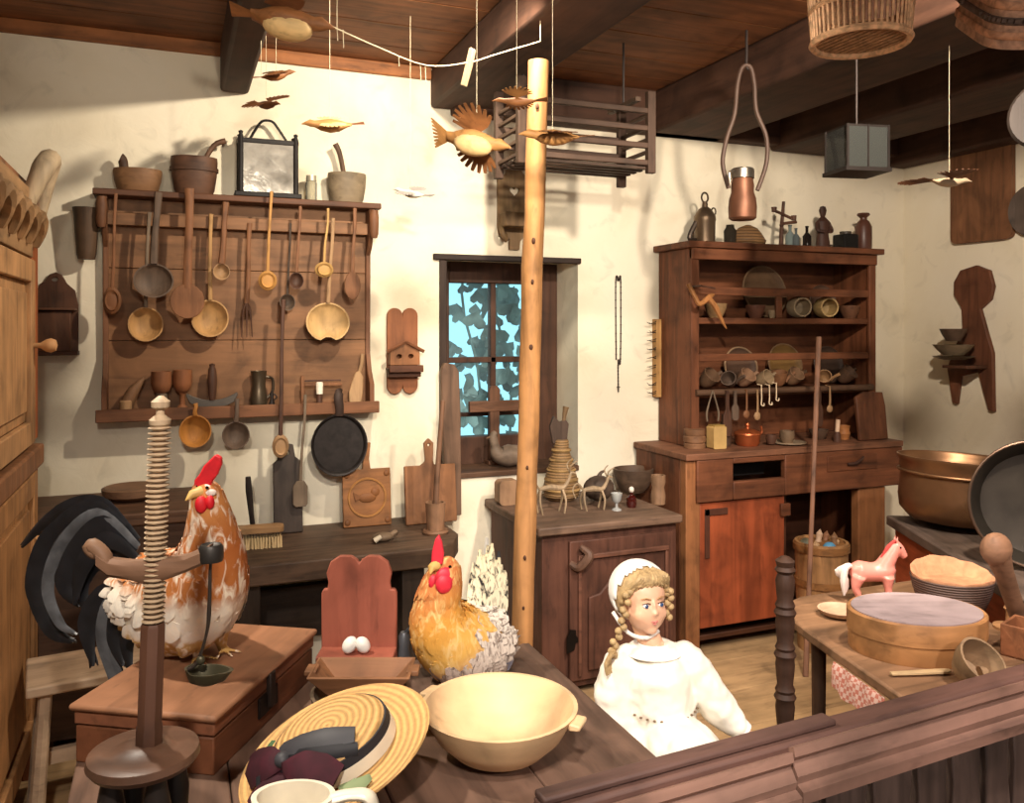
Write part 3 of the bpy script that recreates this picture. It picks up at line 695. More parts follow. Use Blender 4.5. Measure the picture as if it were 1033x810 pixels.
m = MB(); m.bb(-ww*1.12, ww*1.12, -.085, -.018, h*.28, h*.31); m.bb(-ww*1.1, ww*1.1, -.09, -.08, h*.26, h*.34); m.bb(-ww*1.05, ww*1.05, -.06, -.018, h*.20, h*.28); m.build('tray', wood('#5c3825', 'x'), t, bev=.003)
m = MB(); m.tube([(-ww*1.2, -.07, h*.495), (0, -.07, h*.61), (ww*1.2, -.07, h*.495)], .008, 6); m.build('roof', wood('#7d4e31', 'x'), t)
# wall pocket by the cabinet
PX_ = Xy(57, D); t = thing('wall_pocket', 'dark brown salt box with arched back hanging beside the cabinet', 'wall box', (PX_, D-.002, Zy(57, 357, D)))
h = mm(82, 3.3); ww = mm(19, 3.3)*1.05
MB().prism([(-ww, 0), (ww, 0), (ww, h*.6), (ww*.85, h*.78), (ww*.5, h*.86), (ww*.25, h*.97), (0, h), (-ww*.3, h*.97), (-ww*.5, h*.88), (-ww*.75, h*.85), (-ww, h*.6)], .015, I4, holes=(oval(.011, .008, 12, -ww*.05, h*.91),)).build('backboard', wood('#543626', 'z', .3), t, bev=.002)
MB().bb(-ww*.82, ww*.72, -.07, -.015, .012, h*.52).build('box', wood('#5e3e2c', 'z', .3), t, bev=.003)
MB().bb(-ww*.9, ww*.95, -.085, -.015, h*.53, h*.56).build('lid', wood('#5e3e2c', 'x', .3), t, bev=.003)
MB().bb(-ww*.9, ww*1.05, -.085, 0, -.004, .012).build('base', wood('#4a2f21', 'x', .3), t, bev=.002)
# heart box behind the post
hy = D-.002; hx = Xy(518, hy); t = thing('salt_box', 'grey brown hanging salt box with a heart cut out, behind the pole', 'wall box', (hx, hy, Zy(518, 252, hy)))
h = mm(84, 4.0); ww = mm(18, 4)
MB().prism([(-ww, .1), (-ww*.9, .06), (-ww*.3, .05), (-ww*.3, 0), (ww*.3, 0), (ww*.35, .04), (ww, .1), (ww, h*.85), (ww*.5, h*.92), (ww*.3, h), (-ww*.3, h), (-ww*.55, h*.9), (-ww, h*.83)], .014, I4, holes=(heart(.026, 24, 0, h*.70),)).build('backboard', wood('#826847', 'z', .35), t, bev=.002)
MB().bb(-ww*.95, ww*.95, -.10, -.014, .10, h*.42).build('box', wood('#7a6040', 'z', .35), t, bev=.004)
MB().stube([(-ww*.9, -.03, .11), (-ww*.95, -.06, .07), (-ww*.7, -.05, .04), (-ww*.6, -.02, .07)], .012, 8).build('scroll', wood('#826847', 'z', .35), t)
# rosary
m = MB(); x = Xy(624, D-.01); z1, z2, z3 = Zy(624, 283, D), Zy(624, 362, D), Zy(624, 394, D)
ln = [(-.012, 0, z2-z3), (-.014, 0, z1-z3-.01), (0, -.004, z1-z3), (.014, 0, z1-z3-.01), (.012, 0, z2-z3), (0, 0, z2-z3-.01), (0, 0, 0)]
t = thing('rosary', 'thin dark bead rosary hanging on the bare wall', 'rosary', (x, D-.008, z3))
m.tube(spline(ln, 8), .003, 6)
for p in spline(ln, 11): m.ell(p, (.0045, .0045, .0045), I4, 8, 5)
m.build('bead_string', plain('#2d221c', .5), t)
MB().box((0, -.001, .01), (.004, .004, .035)).box((0, -.001, .018), (.018, .004, .004)).build('cross', plain('#2d221c', .5), t)
MB().tube([(0, .008, z1-z3), (0, -.012, z1-z3+.003)], .003, 6).build('nail', IRON, t)
# comb strip with nails on the dresser's left side
x = HX0-.05; t = thing('candle_comb', 'narrow wooden strip studded with bent nails on the dresser side', 'rack', (x, D-.03, Zy(663, 400, D)))
hh = Zy(663, 322, D)-Zy(663, 400, D)
MB().bb(-.012, .018, -.012, .03, 0, hh).build('strip', wood('#b58a55', 'z', .25), t, bev=.002)
for k in range(9):
    z = .02+k*(hh-.03)/8.3
    for q in (0, 1):
        MB().stube([(-.01, -.005-q*.004, z+q*.012), (-.035-q*.012, -.01, z+random.uniform(-.004, .006)), (-.055-q*.012, -.012, z+random.uniform(.0, .012))], [.0026, .002, .0012], 6, 3).build('nail', IRON, t)
# bleached bird silhouette mark on the wall: white hanging bird

# ================================================================ on the bench and the window sill
YR = 3.60
def lean(name, lab, cat, px, pyb, out, th, mat, z0=BZ, y=YR, tilt=-7, holes=(), group=None, child=None):
    c = at_y(px, pyb, y); t = thing(name, lab, cat, (c.x, y, z0), 0, group)
    MB().prism(out, th, RX_(tilt), holes=holes).build('board', mat, t, bev=.004)
    return t
f = 3.68/FPX
GB = 'boards leaning against the wall on the bench'
t = lean('butter_mould', 'square carved butter mould board with a round bird stamp', 'mould', 370, 523, [(-24*f, 0), (24*f, 0), (24*f, 56*f), (4*f, 56*f), (3*f, 66*f), (5*f, 82*f), (-4*f, 82*f), (-3*f, 66*f), (-4*f, 56*f), (-24*f, 56*f)], .025, wood('#8e5f38', 'x', .3), group=GB)
M = RX_(-7) @ T(0, -.026, 28*f)
m = MB(); m.tube([M @ Vector((18.5*f*math.cos(a*.2618), 0, 18.5*f*math.sin(a*.2618))) for a in range(24)], .0055, 6, closed=True); m.build('carved_ring', wood('#a3723f', 'x', .25), t)
CVM = wood('#7a4e2b', 'x', .3)
m = MB(); m.ell((0, 0, 0), (9*f, .006, 5*f), M); m.ell((8*f, 0, 5*f), (4.4*f, .006, 4.2*f), M); m.prism([(-5*f, 1*f), (-14*f, 6*f), (-12*f, -3*f)], .006, M); m.build('bird_relief', CVM, t)
for sx_ in (-1, 1):
    for sz in (-1, 1): MB().ell((sx_*20*f, 0, sz*23*f), (3*f, .005, 3*f), M).build('corner_boss', CVM, t)
lean('chopping_board', 'brown chopping board with a knob handle left of the window', 'board', 434, 521, [(-26*f, 0), (27*f, 0), (27*f, 58*f), (5*f, 58*f), (4*f, 62*f), (5*f, 80*f), (0, 85*f), (-5*f, 80*f), (-4*f, 62*f), (-9*f, 58*f), (-26*f, 58*f)], .022, wood('#7f5638', 'z', .25), holes=(oval(.006, .006, 10, 0, 78*f),), y=3.55, group=GB)
lean('washboard', 'dark grey board with a round hole in its neck, hanging spoons in front', 'board', 290, 530, [(-13*f, 0), (14*f, 0), (14*f, 67*f), (8*f, 72*f), (6*f, 84*f), (-2*f, 86*f), (-8*f, 82*f), (-9*f, 70*f), (-13*f, 66*f)], .022, wood('#453a33', 'z', .3), holes=(oval(.010, .010, 12, 0, 76*f),), group=GB)
lean('tall_plank', 'tall rough grey plank leaning on the left side of the window', 'plank', 455, 522, [(-10*f, 0), (9*f, 0), (10*f, 100*f), (9*f, 150*f), (4*f, 158*f), (-7*f, 160*f), (-11*f, 150*f), (-9*f, 60*f)], .035, wood('#6a5140', 'z', .35), tilt=-3, y=3.67, group=GB)
# pestle/masher
x = at_y(256, 528, 3.5); t = thing('masher', 'dark iron long handled masher standing upright at the left of the bench', 'masher', (x.x, 3.5, BZ))
MB().lathe([(0, 0), (.035, 0), (.035, .012), (.018, .03), (.012, .04), (0, .04)], SCL(1.2, .8, 1), 16).build('foot', IRON, t)
MB().stube([(.0, 0, .035), (-.008, 0, .10), (-.018, 0, .2), (-.022, 0, .26)], [.011, .010, .013, .010], 8).build('handle', IRON, t)
# churn dasher
x = at_y(440, 525, 3.35); t = thing('butter_churn', 'small wooden churn cup with a long dasher stick on the bench end', 'churn', (x.x, 3.36, BZ))
MB().lathe([(0, 0), (.05, 0), (.055, .01), (.05, .018), (0, .018)], I4, 20).build('foot_disc', wood('#7d5c45', 'x'), t)
MB().shell([(.036, .018), (.038, .06), (.042, .13)], .008, I4, 20).build('cup', wood('#8d6a50', 'z', .3), t)
MB().stube([(0, 0, .03), (.005, 0, .2), (.02, .0, .4), (.032, 0, .55)], [.011, .012, .011, .010], 10).build('dasher', wood('#7a5a45', 'z', .3), t)
# brush
a = at_z(288, 553, BZ); b = at_z(218, 556, BZ); t = thing('scrubbing_brush', 'wooden scrubbing brush with pale bristles near the front edge of the bench', 'brush', ((a.x+b.x)/2, (a.y+b.y)/2+.03, BZ), -3)
MB().prism(rrect(.25, .075, .03), .022, T(0, 0, .06) @ RX_(-90) @ T(0, .0, 0)).build('brush_back', wood('#a27d55', 'x', .3), t, bev=.006)
m = MB()
for i in range(22):
    for j in range(6):
        xx, yy = -.112+i*.0107, -.028+j*.011; m.tube([(xx, yy, .042), (xx+random.uniform(-.004, .004), yy+random.uniform(-.004, .004), 0)], [.0042, .0052], 5)
m.build('bristles', plain('#c9b083', .8), t)
x = at_z(386, 546, BZ); t = thing('cookie_cutter', 'small grey wooden mould lying on the middle of the bench', 'mould', x)
m = MB(); m.ell((0, 0, .018), (.045, .03, .018)); m.stube([(.03, 0, .02), (.055, .01, .03), (.05, .02, .012)], .01, 8); m.build('mould_body', wood('#7f6a55', 'x'), t)
MB().lathe([(0, 0), (.012, 0), (.009, .03), (0, .032)], T(-.04, -.03, .012) @ RY_(60), 10).build('peg', plain('#c9bca5', .6), t)
# plate on the chest
x = at_z(127, 508, .845); t = thing('wooden_plate', 'thick dark wooden plate lying on the chest behind the rooster', 'plate', (x.x+.02, 3.52, .845))
MB().lathe([(0, .0), (.07, 0), (.105, .02), (.11, .045), (.10, .05), (.06, .035), (0, .03)], I4, 28).build('dish', wood('#7a5c45', 'x', .3), t)
# window sill: cross and goose
ZS2 = WZ0+.025
x = Xy(503, D+.12); t = thing('wooden_cross', 'plain wooden cross standing on the window sill against the panes', 'cross', (x, D+.20, ZS2))
k = 4.15/FPX
m = MB(); m.prism([(-6*k, 0), (6*k, 0), (5*k, 40*k), (6*k, 75*k), (3*k, 79*k), (-4*k, 79*k), (-6*k, 74*k), (-5*k, 40*k)], .03); m.build('upright', wood('#6b4a36', 'z'), t, bev=.004)
MB().bb(-27*k, 27*k, -.033, -.005, 53*k, 64*k).build('arm', wood('#6b4a36', 'x'), t, bev=.004)
MB().bb(-.04, .04, -.05, .02, 0, .02).build('foot', wood('#6b4a36', 'x'), t, bev=.003)
x = Xy(513, D+.06); t = thing('goose_decoy', 'grey carved goose decoy on the window sill half hidden by the pole', 'decoy', (x, D+.07, ZS2))
m = MB(); m.stube([(-.06, 0, .17), (-.075, 0, .15), (-.065, 0, .10), (-.05, 0, .065), (.0, 0, .055), (.07, 0, .06), (.12, 0, .09)], [.012, .02, .022, .04, .055, .045, .008], 14, 5); m.build('goose_body', wood('#7d6c5c', 'x', .3), t)
MB().lathe([(0, 0), (.01, 0), (.003, .035), (0, .036)], T(-.078, 0, .155) @ RY_(-110), 10).build('beak', wood('#6b5038', 'x'), t)
# things on the low cabinet
GK = 'things on top of the low cabinet'
x = Xy(516, 3.35); solo('wooden_block', MB().prism(rrect(.10, .11, .02), .07, T(0, .035, .055)), wood('#a88566', 'z', .25), 'pale wooden block at the back left corner of the low cabinet', 'block', (Xy(516, 3.5), 3.55, kz), group=GK, bev=.006)
bx = Xy(568, 3.53); t = thing('wicker_demijohn', 'straw wrapped bottle with a stick in its neck on the low cabinet', 'bottle', (bx, 3.55, kz), 0, GK)
STR = rings_mat('#8e6f48', 26, 'Z', .45)
MB().shell([(.06, 0), (.082, .02), (.084, .06), (.07, .12), (.05, .19), (.035, .24), (.036, .27), (.03, .28)], .008, I4, 24).build('wicker_cover', STR, t)
m = MB()
for k_ in range(5): m.tube([Vector(((.086-.011*k_)*math.cos(a*.35), (.086-.011*k_)*math.sin(a*.35), .05+k_*.045)) for a in range(18)], .006, 6, closed=True)
m.build('straw_band', wood('#a98857', 'x', .35), t)
MB().prism([(-.035, 0), (.035, 0), (.045, .09), (.03, .11), (.0, .1), (-.03, .13), (-.05, .08)], .02, T(-.01, .01, .26)).build('cork_board', wood('#54443a', 'z'), t, bev=.003)
MB().stube([(.01, 0, .3), (.015, 0, .38), (.025, 0, .43)], [.008, .010, .016], 8).build('stick', wood('#7a6144', 'z'), t)
WIRE = wood('#a38d70', 'z', .3)
def straw_animal(px, py, hscale, lab):
    p = at_y(px, py, 3.28); t = thing('straw_animal', lab, 'figurine', (p.x, 3.30, kz), 0, GK); s = hscale
    MB().stube([(-.05*s, 0, .095*s), (0, 0, .10*s), (.05*s, 0, .095*s), (.075*s, 0, .125*s), (.085*s, 0, .15*s), (.105*s, 0, .145*s)], [.008, .013, .010, .007, .007, .003], 8).build('body', WIRE, t)
    for x_, y_ in ((-.045, -.02), (-.045, .02), (.045, -.02), (.045, .02)): MB().stube([(x_*s, 0, .095*s), (x_*s*1.2, y_, .05*s), (x_*s*1.0, y_*1.3, 0)], [.006, .005, .004], 6, 3).build('leg', WIRE, t)
    for q in (-1, 1): MB().stube([(.08*s, 0, .15*s), (.075*s, q*.02, .18*s), (.10*s, q*.03, .20*s)], [.004, .003, .002], 6, 3).build('antler', WIRE, t)
    MB().stube([(-.05*s, 0, .095*s), (-.08*s, 0, .13*s), (-.10*s, .01, .10*s), (-.09*s, 0, .06*s)], [.005, .004, .002], 6, 3).build('tail', WIRE, t)
straw_animal(558, 516, 1.12, 'twisted straw deer in front of the straw wrapped bottle')
straw_animal(600, 516, .92, 'twisted straw deer in front of the dark wooden gourd')
t = thing('gourd', 'dark round wooden gourd beside the straw wrapped bottle', 'gourd', (Xy(604, 3.46), 3.46, kz), 0, GK)
m = MB(); m.ell((0, 0, .058), (.075, .06, .058)); m.build('gourd_body', wood('#54453a', 'x', .35), t); MB().stube([(.0, 0, .11), (.012, 0, .128), (.03, 0, .135)], [.012, .008, .005], 8).build('stem', wood('#54453a', 'x'), t)
t = thing('wooden_bowl', 'oblong dark wooden bowl at the back of the low cabinet', 'bowl', (Xy(639, 3.58), 3.58, kz), 0, GK)
MB().shell([(.05, 0), (.075, .03), (.092, .08), (.098, .115)], .01, SCL(1.05, .95, 1), 26).build('bowl_body', wood('#5e4b3c', 'x', .3), t)
t = thing('glass_goblet', 'small clear cut glass goblet on the low cabinet', 'glass', (Xy(622, 3.25), 3.25, kz), 0, GK)
MB().lathe([(0, 0), (.022, 0), (.02, .006), (.006, .012), (.006, .03), (.02, .042), (.026, .075), (.022, .075), (.015, .048), (0, .042)], I4, 12).build('goblet_body', glass('#d5d8d6', .45, .1), t)
t = thing('perfume_bottle', 'small dark red glass bottle with a round clear stopper', 'bottle', (Xy(637, 3.28), 3.28, kz), 0, GK)
MB().lathe([(0, 0), (.02, 0), (.024, .02), (.02, .045), (.008, .055), (.008, .065), (0, .065)], I4, 16).build('bottle_body', plain('#3a0f0c', .1, 0, .2, spec=.8), t)
MB().ell((0, 0, .078), (.012, .012, .014)).build('stopper', plain('#d8cfc4', .1), t)
t = thing('wooden_cup', 'rough pale wooden cup at the right end of the low cabinet', 'cup', (Xy(664, 3.3), 3.3, kz), 0, GK)
MB().shell([(.032, 0), (.034, .04), (.028, .075), (.034, .10), (.033, .13)], .007, I4, 18).build('cup_body', wood('#86684f', 'z', .3), t)

# ================================================================ dresser: on top
YTD = HY_+.10; ZTD = HZ+.0315
GD = 'things on top of the dresser'
def ontop(px, y=YTD): return Xy(px, y)
CUP = plain('#6e4936', .5, .6, .25); BRASS = plain('#7a6236', .4, .85, .2)
t = thing('oil_can', 'metal oil can with neck ring at the left end of the dresser top', 'can', (ontop(711), YTD, ZTD), 0, GD)
MB().lathe([(0, 0), (.05, 0), (.052, .11), (.055, .12), (.053, .14), (.03, .175), (.015, .185), (.012, .21), (0, .212)], I4, 22).build('can_body', plain('#6a5846', .4, .7), t)
MB().tube([Vector((.019*math.cos(a*.3927), 0, .232+.024*math.sin(a*.3927))) for a in range(16)], .005, 6, closed=True).build('ring', plain('#5a4a3a', .4, .8), t)
MB().stube([(-.05, 0, .02), (-.09, 0, .03), (-.05, 0, .11)], .012, 8, flat=.4).build('spout', plain('#4a4038', .4, .7), t)
MB().tube([Vector((.052+.013*math.cos(a*.524), 0, .165+.018*math.sin(a*.524))) for a in range(12)], .004, 6, closed=True).build('side_ring', plain('#5a4a3a', .4, .8), t)
t = thing('bottle', 'dark short bottle standing right of the oil can', 'bottle', (ontop(734, YTD), YTD-.02, ZTD), 0, GD)
MB().lathe([(0, 0), (.03, 0), (.032, .07), (.022, .085), (.02, .10), (0, .10)], I4, 16).build('bottle_body', glass('#3a342c', .7), t)
t = thing('straw_pouch', 'crumpled straw pouch below the copper kettle on the dresser top', 'pouch', (ontop(757), YTD+.02, ZTD), 0, GD)
m = MB(); m.rings([[Vector((rx*math.cos(a*.524)*(1+.1*random.random()), ry*math.sin(a*.524), z)) for a in range(12)] for rx, ry, z in ((.085, .06, 0), (.095, .07, .03), (.075, .05, .07), (.05, .035, .095), (.012, .012, .11))]); m.build('pouch_body', rings_mat('#7d5c38', 20, 'Z', .5), t)
t = thing('candle_tree', 'dark twisted wooden candle holder with cross arms on the dresser top', 'candle holder', (ontop(785), YTD-.02, ZTD), 0, GD)
m = MB(); m.stube([(0, 0, 0), (.005, 0, .1), (.012, 0, .17), (.018, 0, .235)], [.011, .010, .009, .008], 8); m.lathe([(0, 0), (.035, 0), (.03, .012), (0, .014)], I4, 14); m.build('stem', DK, t)
for z, x0, x1, dz in ((.165, -.05, .075, .02), (.12, -.01, .09, -.012)):
    MB().stube([(x0, -.01, z+dz), (.01, -.012, z), (x1, -.01, z-dz)], .008, 8).build('arm', DK, t)
for x, z in ((-.05, .185), (.075, .148)): MB().lathe([(0, 0), (.012, 0), (.014, .025), (0, .025)], T(x, -.01, z-.008), 10).build('candle_cup', DK, t)
def bot(px, h, r, mat, lab, y=YTD, neck=.35, cat='bottle'):
    t = thing('bottle', lab, cat, (ontop(px, y), y, ZTD), 0, GD)
    MB().lathe([(0, 0), (r, 0), (r*1.02, h*.08), (r, h*.55), (r*neck, h*.72), (r*neck, h*.94), (r*neck*1.25, h*.95), (r*neck*1.25, h), (0, h)], I4, 18).build('bottle_body', mat, t)
bot(797, .12, .024, glass('#8d9a98', .45), 'clear grey glass bottle right of the candle holder')
bot(803, .10, .018, glass('#626b6c', .6), 'slim bluish glass bottle on the dresser top', YTD-.03)
bot(814, .118, .022, glass('#201a17', .85), 'black glass bottle before the carved figure')
t = thing('carved_figure', 'small dark standing wooden saint figure on the dresser top', 'figurine', (ontop(830), YTD, ZTD), 0, GD)
FIGM = wood('#4a3026', 'z', .3)
m = MB(); m.lathe([(0, 0), (.035, 0), (.04, .03), (.032, .08), (.038, .12), (.04, .145), (.02, .165), (.012, .172), (.017, .185), (.022, .205), (.016, .225), (0, .23)], SCL(1, .75, 1), 18)
for s in (-1, 1): m.stube([(s*.036, 0, .14), (s*.045, -.015, .10), (s*.015, -.032, .09)], [.012, .011, .008], 8)
m.build('figure_body', FIGM, t)
t = thing('square_jar', 'dark square glass jar with lid behind the carved figure', 'jar', (ontop(853), YTD, ZTD), 0, GD)
m = MB(); m.bb(-.05, .05, -.045, .045, 0, .085); m.build('jar_body', glass('#2c2a28', .7), t, bev=.008); MB().lathe([(0, .085), (.03, .085), (.03, .10), (0, .10)], I4, 14).build('lid', plain('#3d342c', .5), t)
t = thing('stoneware_bottle', 'brown stoneware bottle with flared mouth at the right end of the dresser top', 'bottle', (ontop(871), YTD, ZTD), 0, GD)
MB().lathe([(0, 0), (.038, 0), (.044, .02), (.044, .13), (.03, .16), (.018, .17), (.018, .18), (.034, .195), (.03, .205), (0, .2)], I4, 22).build('bottle_body', plain('#54352a', .4), t)

# ---- shelf one
YS1 = HY_+.12
def upright_plate(px, pyc, rpx, lab, mat, z, y, tilt=-12, rim=None, group='plates leaning behind the rails'):
    x = Xy(px, y); r = mm(rpx, y/ray(px, 330).y)
    t = thing('wooden_plate', lab, 'plate', (x, y, z+.005), 0, group)
    M = RX_(tilt) @ T(0, 0, r) @ RX_(90)
    MB().lathe([(0, -.012), (r*.6, -.012), (r*.95, .0), (r, .008), (r*.95, .012), (r*.86, .002), (r*.6, -.004), (0, -.004)], M, 32).build('dish', mat, t)
    if rim: MB().tube([M @ Vector((r*.97*math.cos(a*.1963), r*.97*math.sin(a*.1963), .010)) for a in range(32)], .005, 6, closed=True).build('rim', rim, t)
PM = wood('#806248', 'x', .25); PM2 = wood('#62493a', 'x', .3)
y1 = HY_+.17
upright_plate(774, 290, 27, 'large greyish plate leaning on the top shelf of the dresser', PM, S1, y1, rim=wood('#96785a', 'x', .2))
upright_plate(832, 300, 17, 'small dark plate leaning on the right of the top dresser shelf', PM2, S1, y1)
G1 = 'bowls and cups on the top dresser shelf'
def bowl(px, r, h, lab, mat, z, y, g=G1, name='wooden_bowl', cat='bowl'):
    t = thing(name, lab, cat, (Xy(px, y), y, z+.001), 0, g)
    MB().shell([(r*.55, 0), (r*.75, h*.3), (r*.94, h*.7), (r, h)], .006, I4, 22).build('bowl_body', mat, t)
ysb = HY_+.055
bowl(722, .055, .07, 'pale bowl at the left end of the top dresser shelf', wood('#9a7a54', 'x', .25), S1, ysb)
bowl(762, .05, .065, 'dark red brown bowl in the middle of the top dresser shelf', wood('#6a4332', 'x', .25), S1, ysb)
bowl(779, .022, .04, 'tiny pale cup left of the shelf post', wood('#a98f70', 'x', .2), S1, ysb-.02, name='wooden_cup', cat='cup')
bowl(857, .055, .068, 'brown bowl at the right end of the top dresser shelf', wood('#6d4934', 'x', .25), S1, ysb)
for px, lab, mat in ((806, 'pale round pot lying on its side showing its grey mouth', wood('#a89274', 'y', .2)), (833, 'yellowish round pot lying on its side showing its mouth', wood('#a58a5c', 'y', .2))):
    t = thing('round_pot', lab, 'pot', (Xy(px, ysb), ysb, S1+.058), 0, G1)
    MB().shell([(.03, -.055), (.05, -.04), (.058, 0), (.052, .03), (.05, .04)], .008, RZ_(-12) @ RX_(90), 22).build('pot_body', mat, t)
# branch hanging at the left side
x = HX0-.01; t = thing('forked_branch', 'forked dry branch hanging on the left side of the dresser', 'branch', (x, HY_-.075, Zy(710, 300, HY_)))
m = MB(); m.stube([(-.075, .0, .06), (-.045, -.01, .0), (-.02, -.015, -.035), (.03, -.02, 0), (.055, -.02, .01)], [.012, .010, .012, .013, .006], 8)
m.stube([(.02, -.02, -.0), (.06, -.025, -.05), (.10, -.025, -.12), (.125, -.02, -.15)], [.013, .014, .008, .003], 8)
m.build('branch_wood', wood('#a06c3e', 'z', .3), t); MB().tube([(-.02, .0535, .05), (-.02, -.02, .05), (.06, -.02, .04)], .005, 6).build('peg', DK, t)
# ---- shelf two
y2 = HY_+.17
upright_plate(749, 352, 20, 'round sieve like plate with a pale rim on the lower dresser shelf', PM2, S2, y2, rim=wood('#a58768', 'x', .2))
upright_plate(794, 352, 21, 'golden brown plate in the middle of the lower dresser shelf', wood('#8c6a3c', 'x', .25), S2, y2, rim=wood('#8f7050', 'x', .2))
upright_plate(838, 352, 19, 'dark plate at the right end of the lower dresser shelf', wood('#4a382d', 'x', .3), S2, y2)
G2_ = 'scoops and cups on the lower dresser shelf'
ys2 = HY_+.065
def scoop(px, rz, lab, mat, s=1.0, y=ys2, tilt=55):
    t = thing('wooden_scoop', lab, 'scoop', (Xy(px, y), y, S2+.052*s), 0, G2_)
    M = RZ_(rz*.7) @ RX_(tilt*.9) @ SCL(s, s, s)
    MB().shell([(.022, -.04), (.036, -.02), (.042, .01), (.046, .04)], .005, M, 18).build('scoop_bowl', mat, t)
    MB().stube([M @ Vector(p) for p in ((.036, 0, -.02), (.055, .01, .005), (.09, .02, .03))], [.01*s, .009*s, .011*s], 8).build('handle', mat, t)
scoop(714, 20, 'dark wide scoop at the left end of the lower dresser shelf', wood('#6f543f', 'x', .25), 1.0)
scoop(736, -70, 'grey round scoop lying open to the front', wood('#5c4a3e', 'x', .25), .85, ys2-.03, 70)
scoop(751, 15, 'tan scoop with a raised end below the left plate', wood('#97745a', 'x', .25), .95)
scoop(770, 25, 'pale flared scoop pointing right below the plates', wood('#9a8264', 'x', .25), .9, ys2-.02, 75)
scoop(786, -40, 'upright brown handled scoop before the golden plate', wood('#80583c', 'x', .25), .9, ys2, 20)
scoop(800, 10, 'curved tan scoop with a round end, right of the golden plate', wood('#8a6a50', 'x', .25), .95)
scoop(832, -65, 'small tan scoop opening to the front right of the leaning stick', wood('#a17c56', 'x', .25), .8, ys2-.02, 70)
scoop(853, 30, 'dark broad scoop at the right end of the lower dresser shelf', wood('#5c4535', 'x', .25), 1.0)
# ---- hanging under the lower shelf
GH = 'small tools hanging under the lower dresser shelf'
yh = HY_-.05
def hang(px, py0, py1, lab, mat, kind, wpx=4, name='hanging_spoon', cat='spoon'):
    a = at_y(px, py0, yh); b = at_y(px, py1, yh); L = a.z-b.z; t = thing(name, lab, cat, (b.x, yh, b.z), 0, GH); q = mm(wpx, 4.1)
    if kind == 'spoon':
        MB().stube([(0, 0, L+.02), (.002, 0, L*.6), (0, 0, L*.3)], [.004, .005, .006], 8).build('handle', mat, t)
        m = MB(); m.ell((0, 0, L*.16), (q, .008, L*.17)); m.build('bowl', mat, t)
    elif kind == 'paddle':
        MB().prism([(-q*.6, 0), (q*.6, 0), (q, L*.1), (q, L*.5), (q*.4, L*.65), (q*.35, L+.02), (-q*.35, L+.02), (-q*.4, L*.65), (-q, L*.5), (-q, L*.1)], .01).build('blade', mat, t, bev=.002)
    elif kind == 'hook':
        MB().stube([(0, 0, L+.02), (.002, 0, L*.4), (.0, 0, 0), (.012, -.004, -.006), (.016, 0, .006)], .0028, 8).build('wire', mat, t)
    elif kind == 'whisk':
        m = MB()
        for s in (-1, 1): m.stube([(0, 0, L+.02), (s*q*.6, 0, L*.7), (s*q, 0, L*.3), (s*q*.9, 0, 0)], [.003, .004, .005, .004], 6)
        m.build('tines', mat, t)
    MB().tube([(0, -.004, L+.015), (0, .03, L+.02)], .003, 6).build('peg', mat, t)
hang(719, 398, 425, 'two pronged dark whip with a white knob hanging at the left', GY, 'whisk', 7, 'whisk', 'whisk')
hang(733, 398, 440, 'dark long paddle hanging behind the yellow box', DK, 'paddle', 5, 'hanging_paddle', 'paddle')
hang(741, 398, 424, 'grey narrow blade hanging left of the copper pot', GREYBR, 'paddle', 4, 'hanging_paddle', 'paddle')
hang(753, 397, 422, 'thin spoon hanging above the copper pot', MD, 'spoon', 4)
hang(764, 397, 424, 'second thin spoon hanging above the copper pot lid', TAN, 'spoon', 4)
hang(768, 392, 408, 'pale bone hook, leftmost of three close together', plain('#e0c9a8', .5), 'hook', name='bone_hook', cat='hook')
hang(776, 392, 407, 'pale bone hook, middle of three close together', plain('#e0c9a8', .5), 'hook', name='bone_hook', cat='hook')
hang(783, 390, 403, 'pale bone hook, rightmost of three close together', plain('#e0c9a8', .5), 'hook', name='bone_hook', cat='hook')
hang(826, 395, 430, 'dark paddle hanging just right of the leaning stick', DK, 'paddle', 4, 'hanging_paddle', 'paddle')
hang(837, 393, 416, 'small tan spoon with narrow bowl hanging at the right', TAN, 'spoon', 4)
# ---- on the counter
GC = 'things on the dresser counter'
def onc(px, y): return Xy(px, y)
yc = DY+.13
t = thing('butter_print', 'round ribbed wooden butter print at the left of the counter', 'mould', (onc(703, yc), yc+.02, DC+.001), 0, GC)
MB().lathe([(0, 0), (.05, 0), (.052, .02), (.047, .025), (.052, .03), (.052, .055), (.047, .06), (.05, .065), (.05, .09), (0, .09)], I4, 20).build('print_body', wood('#7d5a40', 'x', .25), t)
t = thing('tin_box', 'yellow upright box on the dresser counter', 'box', (onc(719, yc), yc-.03, DC+.001), 0, GC)
m = MB(); m.prism(rrect(.072, .105, .008), .06, T(0, .03, .0525)); m.build('box_body', plain('#b3935c', .7), t, bev=.003); MB().bb(-.03, .03, -.025, .025, .105, .112).build('lid', plain('#94783f', .7), t)
t = thing('dark_bottle', 'dark brown rounded bottle between the yellow box and copper pot', 'bottle', (onc(736, yc), yc+.04, DC+.001), 0, GC)
MB().lathe([(0, 0), (.03, 0), (.033, .03), (.03, .09), (.016, .12), (.015, .15), (0, .15)], I4, 18).build('bottle_body', plain('#4a372c', .4), t)
t = thing('copper_pot', 'small orange copper pot with a knobbed lid on the counter', 'pot', (onc(754, yc), yc, DC+.001), 0, GC)
COP = plain('#b5623a', .38, .7, .2)
MB().lathe([(0, 0), (.05, 0), (.058, .015), (.062, .05), (.064, .055), (0, .055)], I4, 24).build('pot_body', COP, t)
MB().lathe([(.066, .055), (.064, .062), (.04, .075), (.012, .082), (.008, .09), (.013, .098), (.01, .108), (0, .11)], I4, 24).build('lid', COP, t)
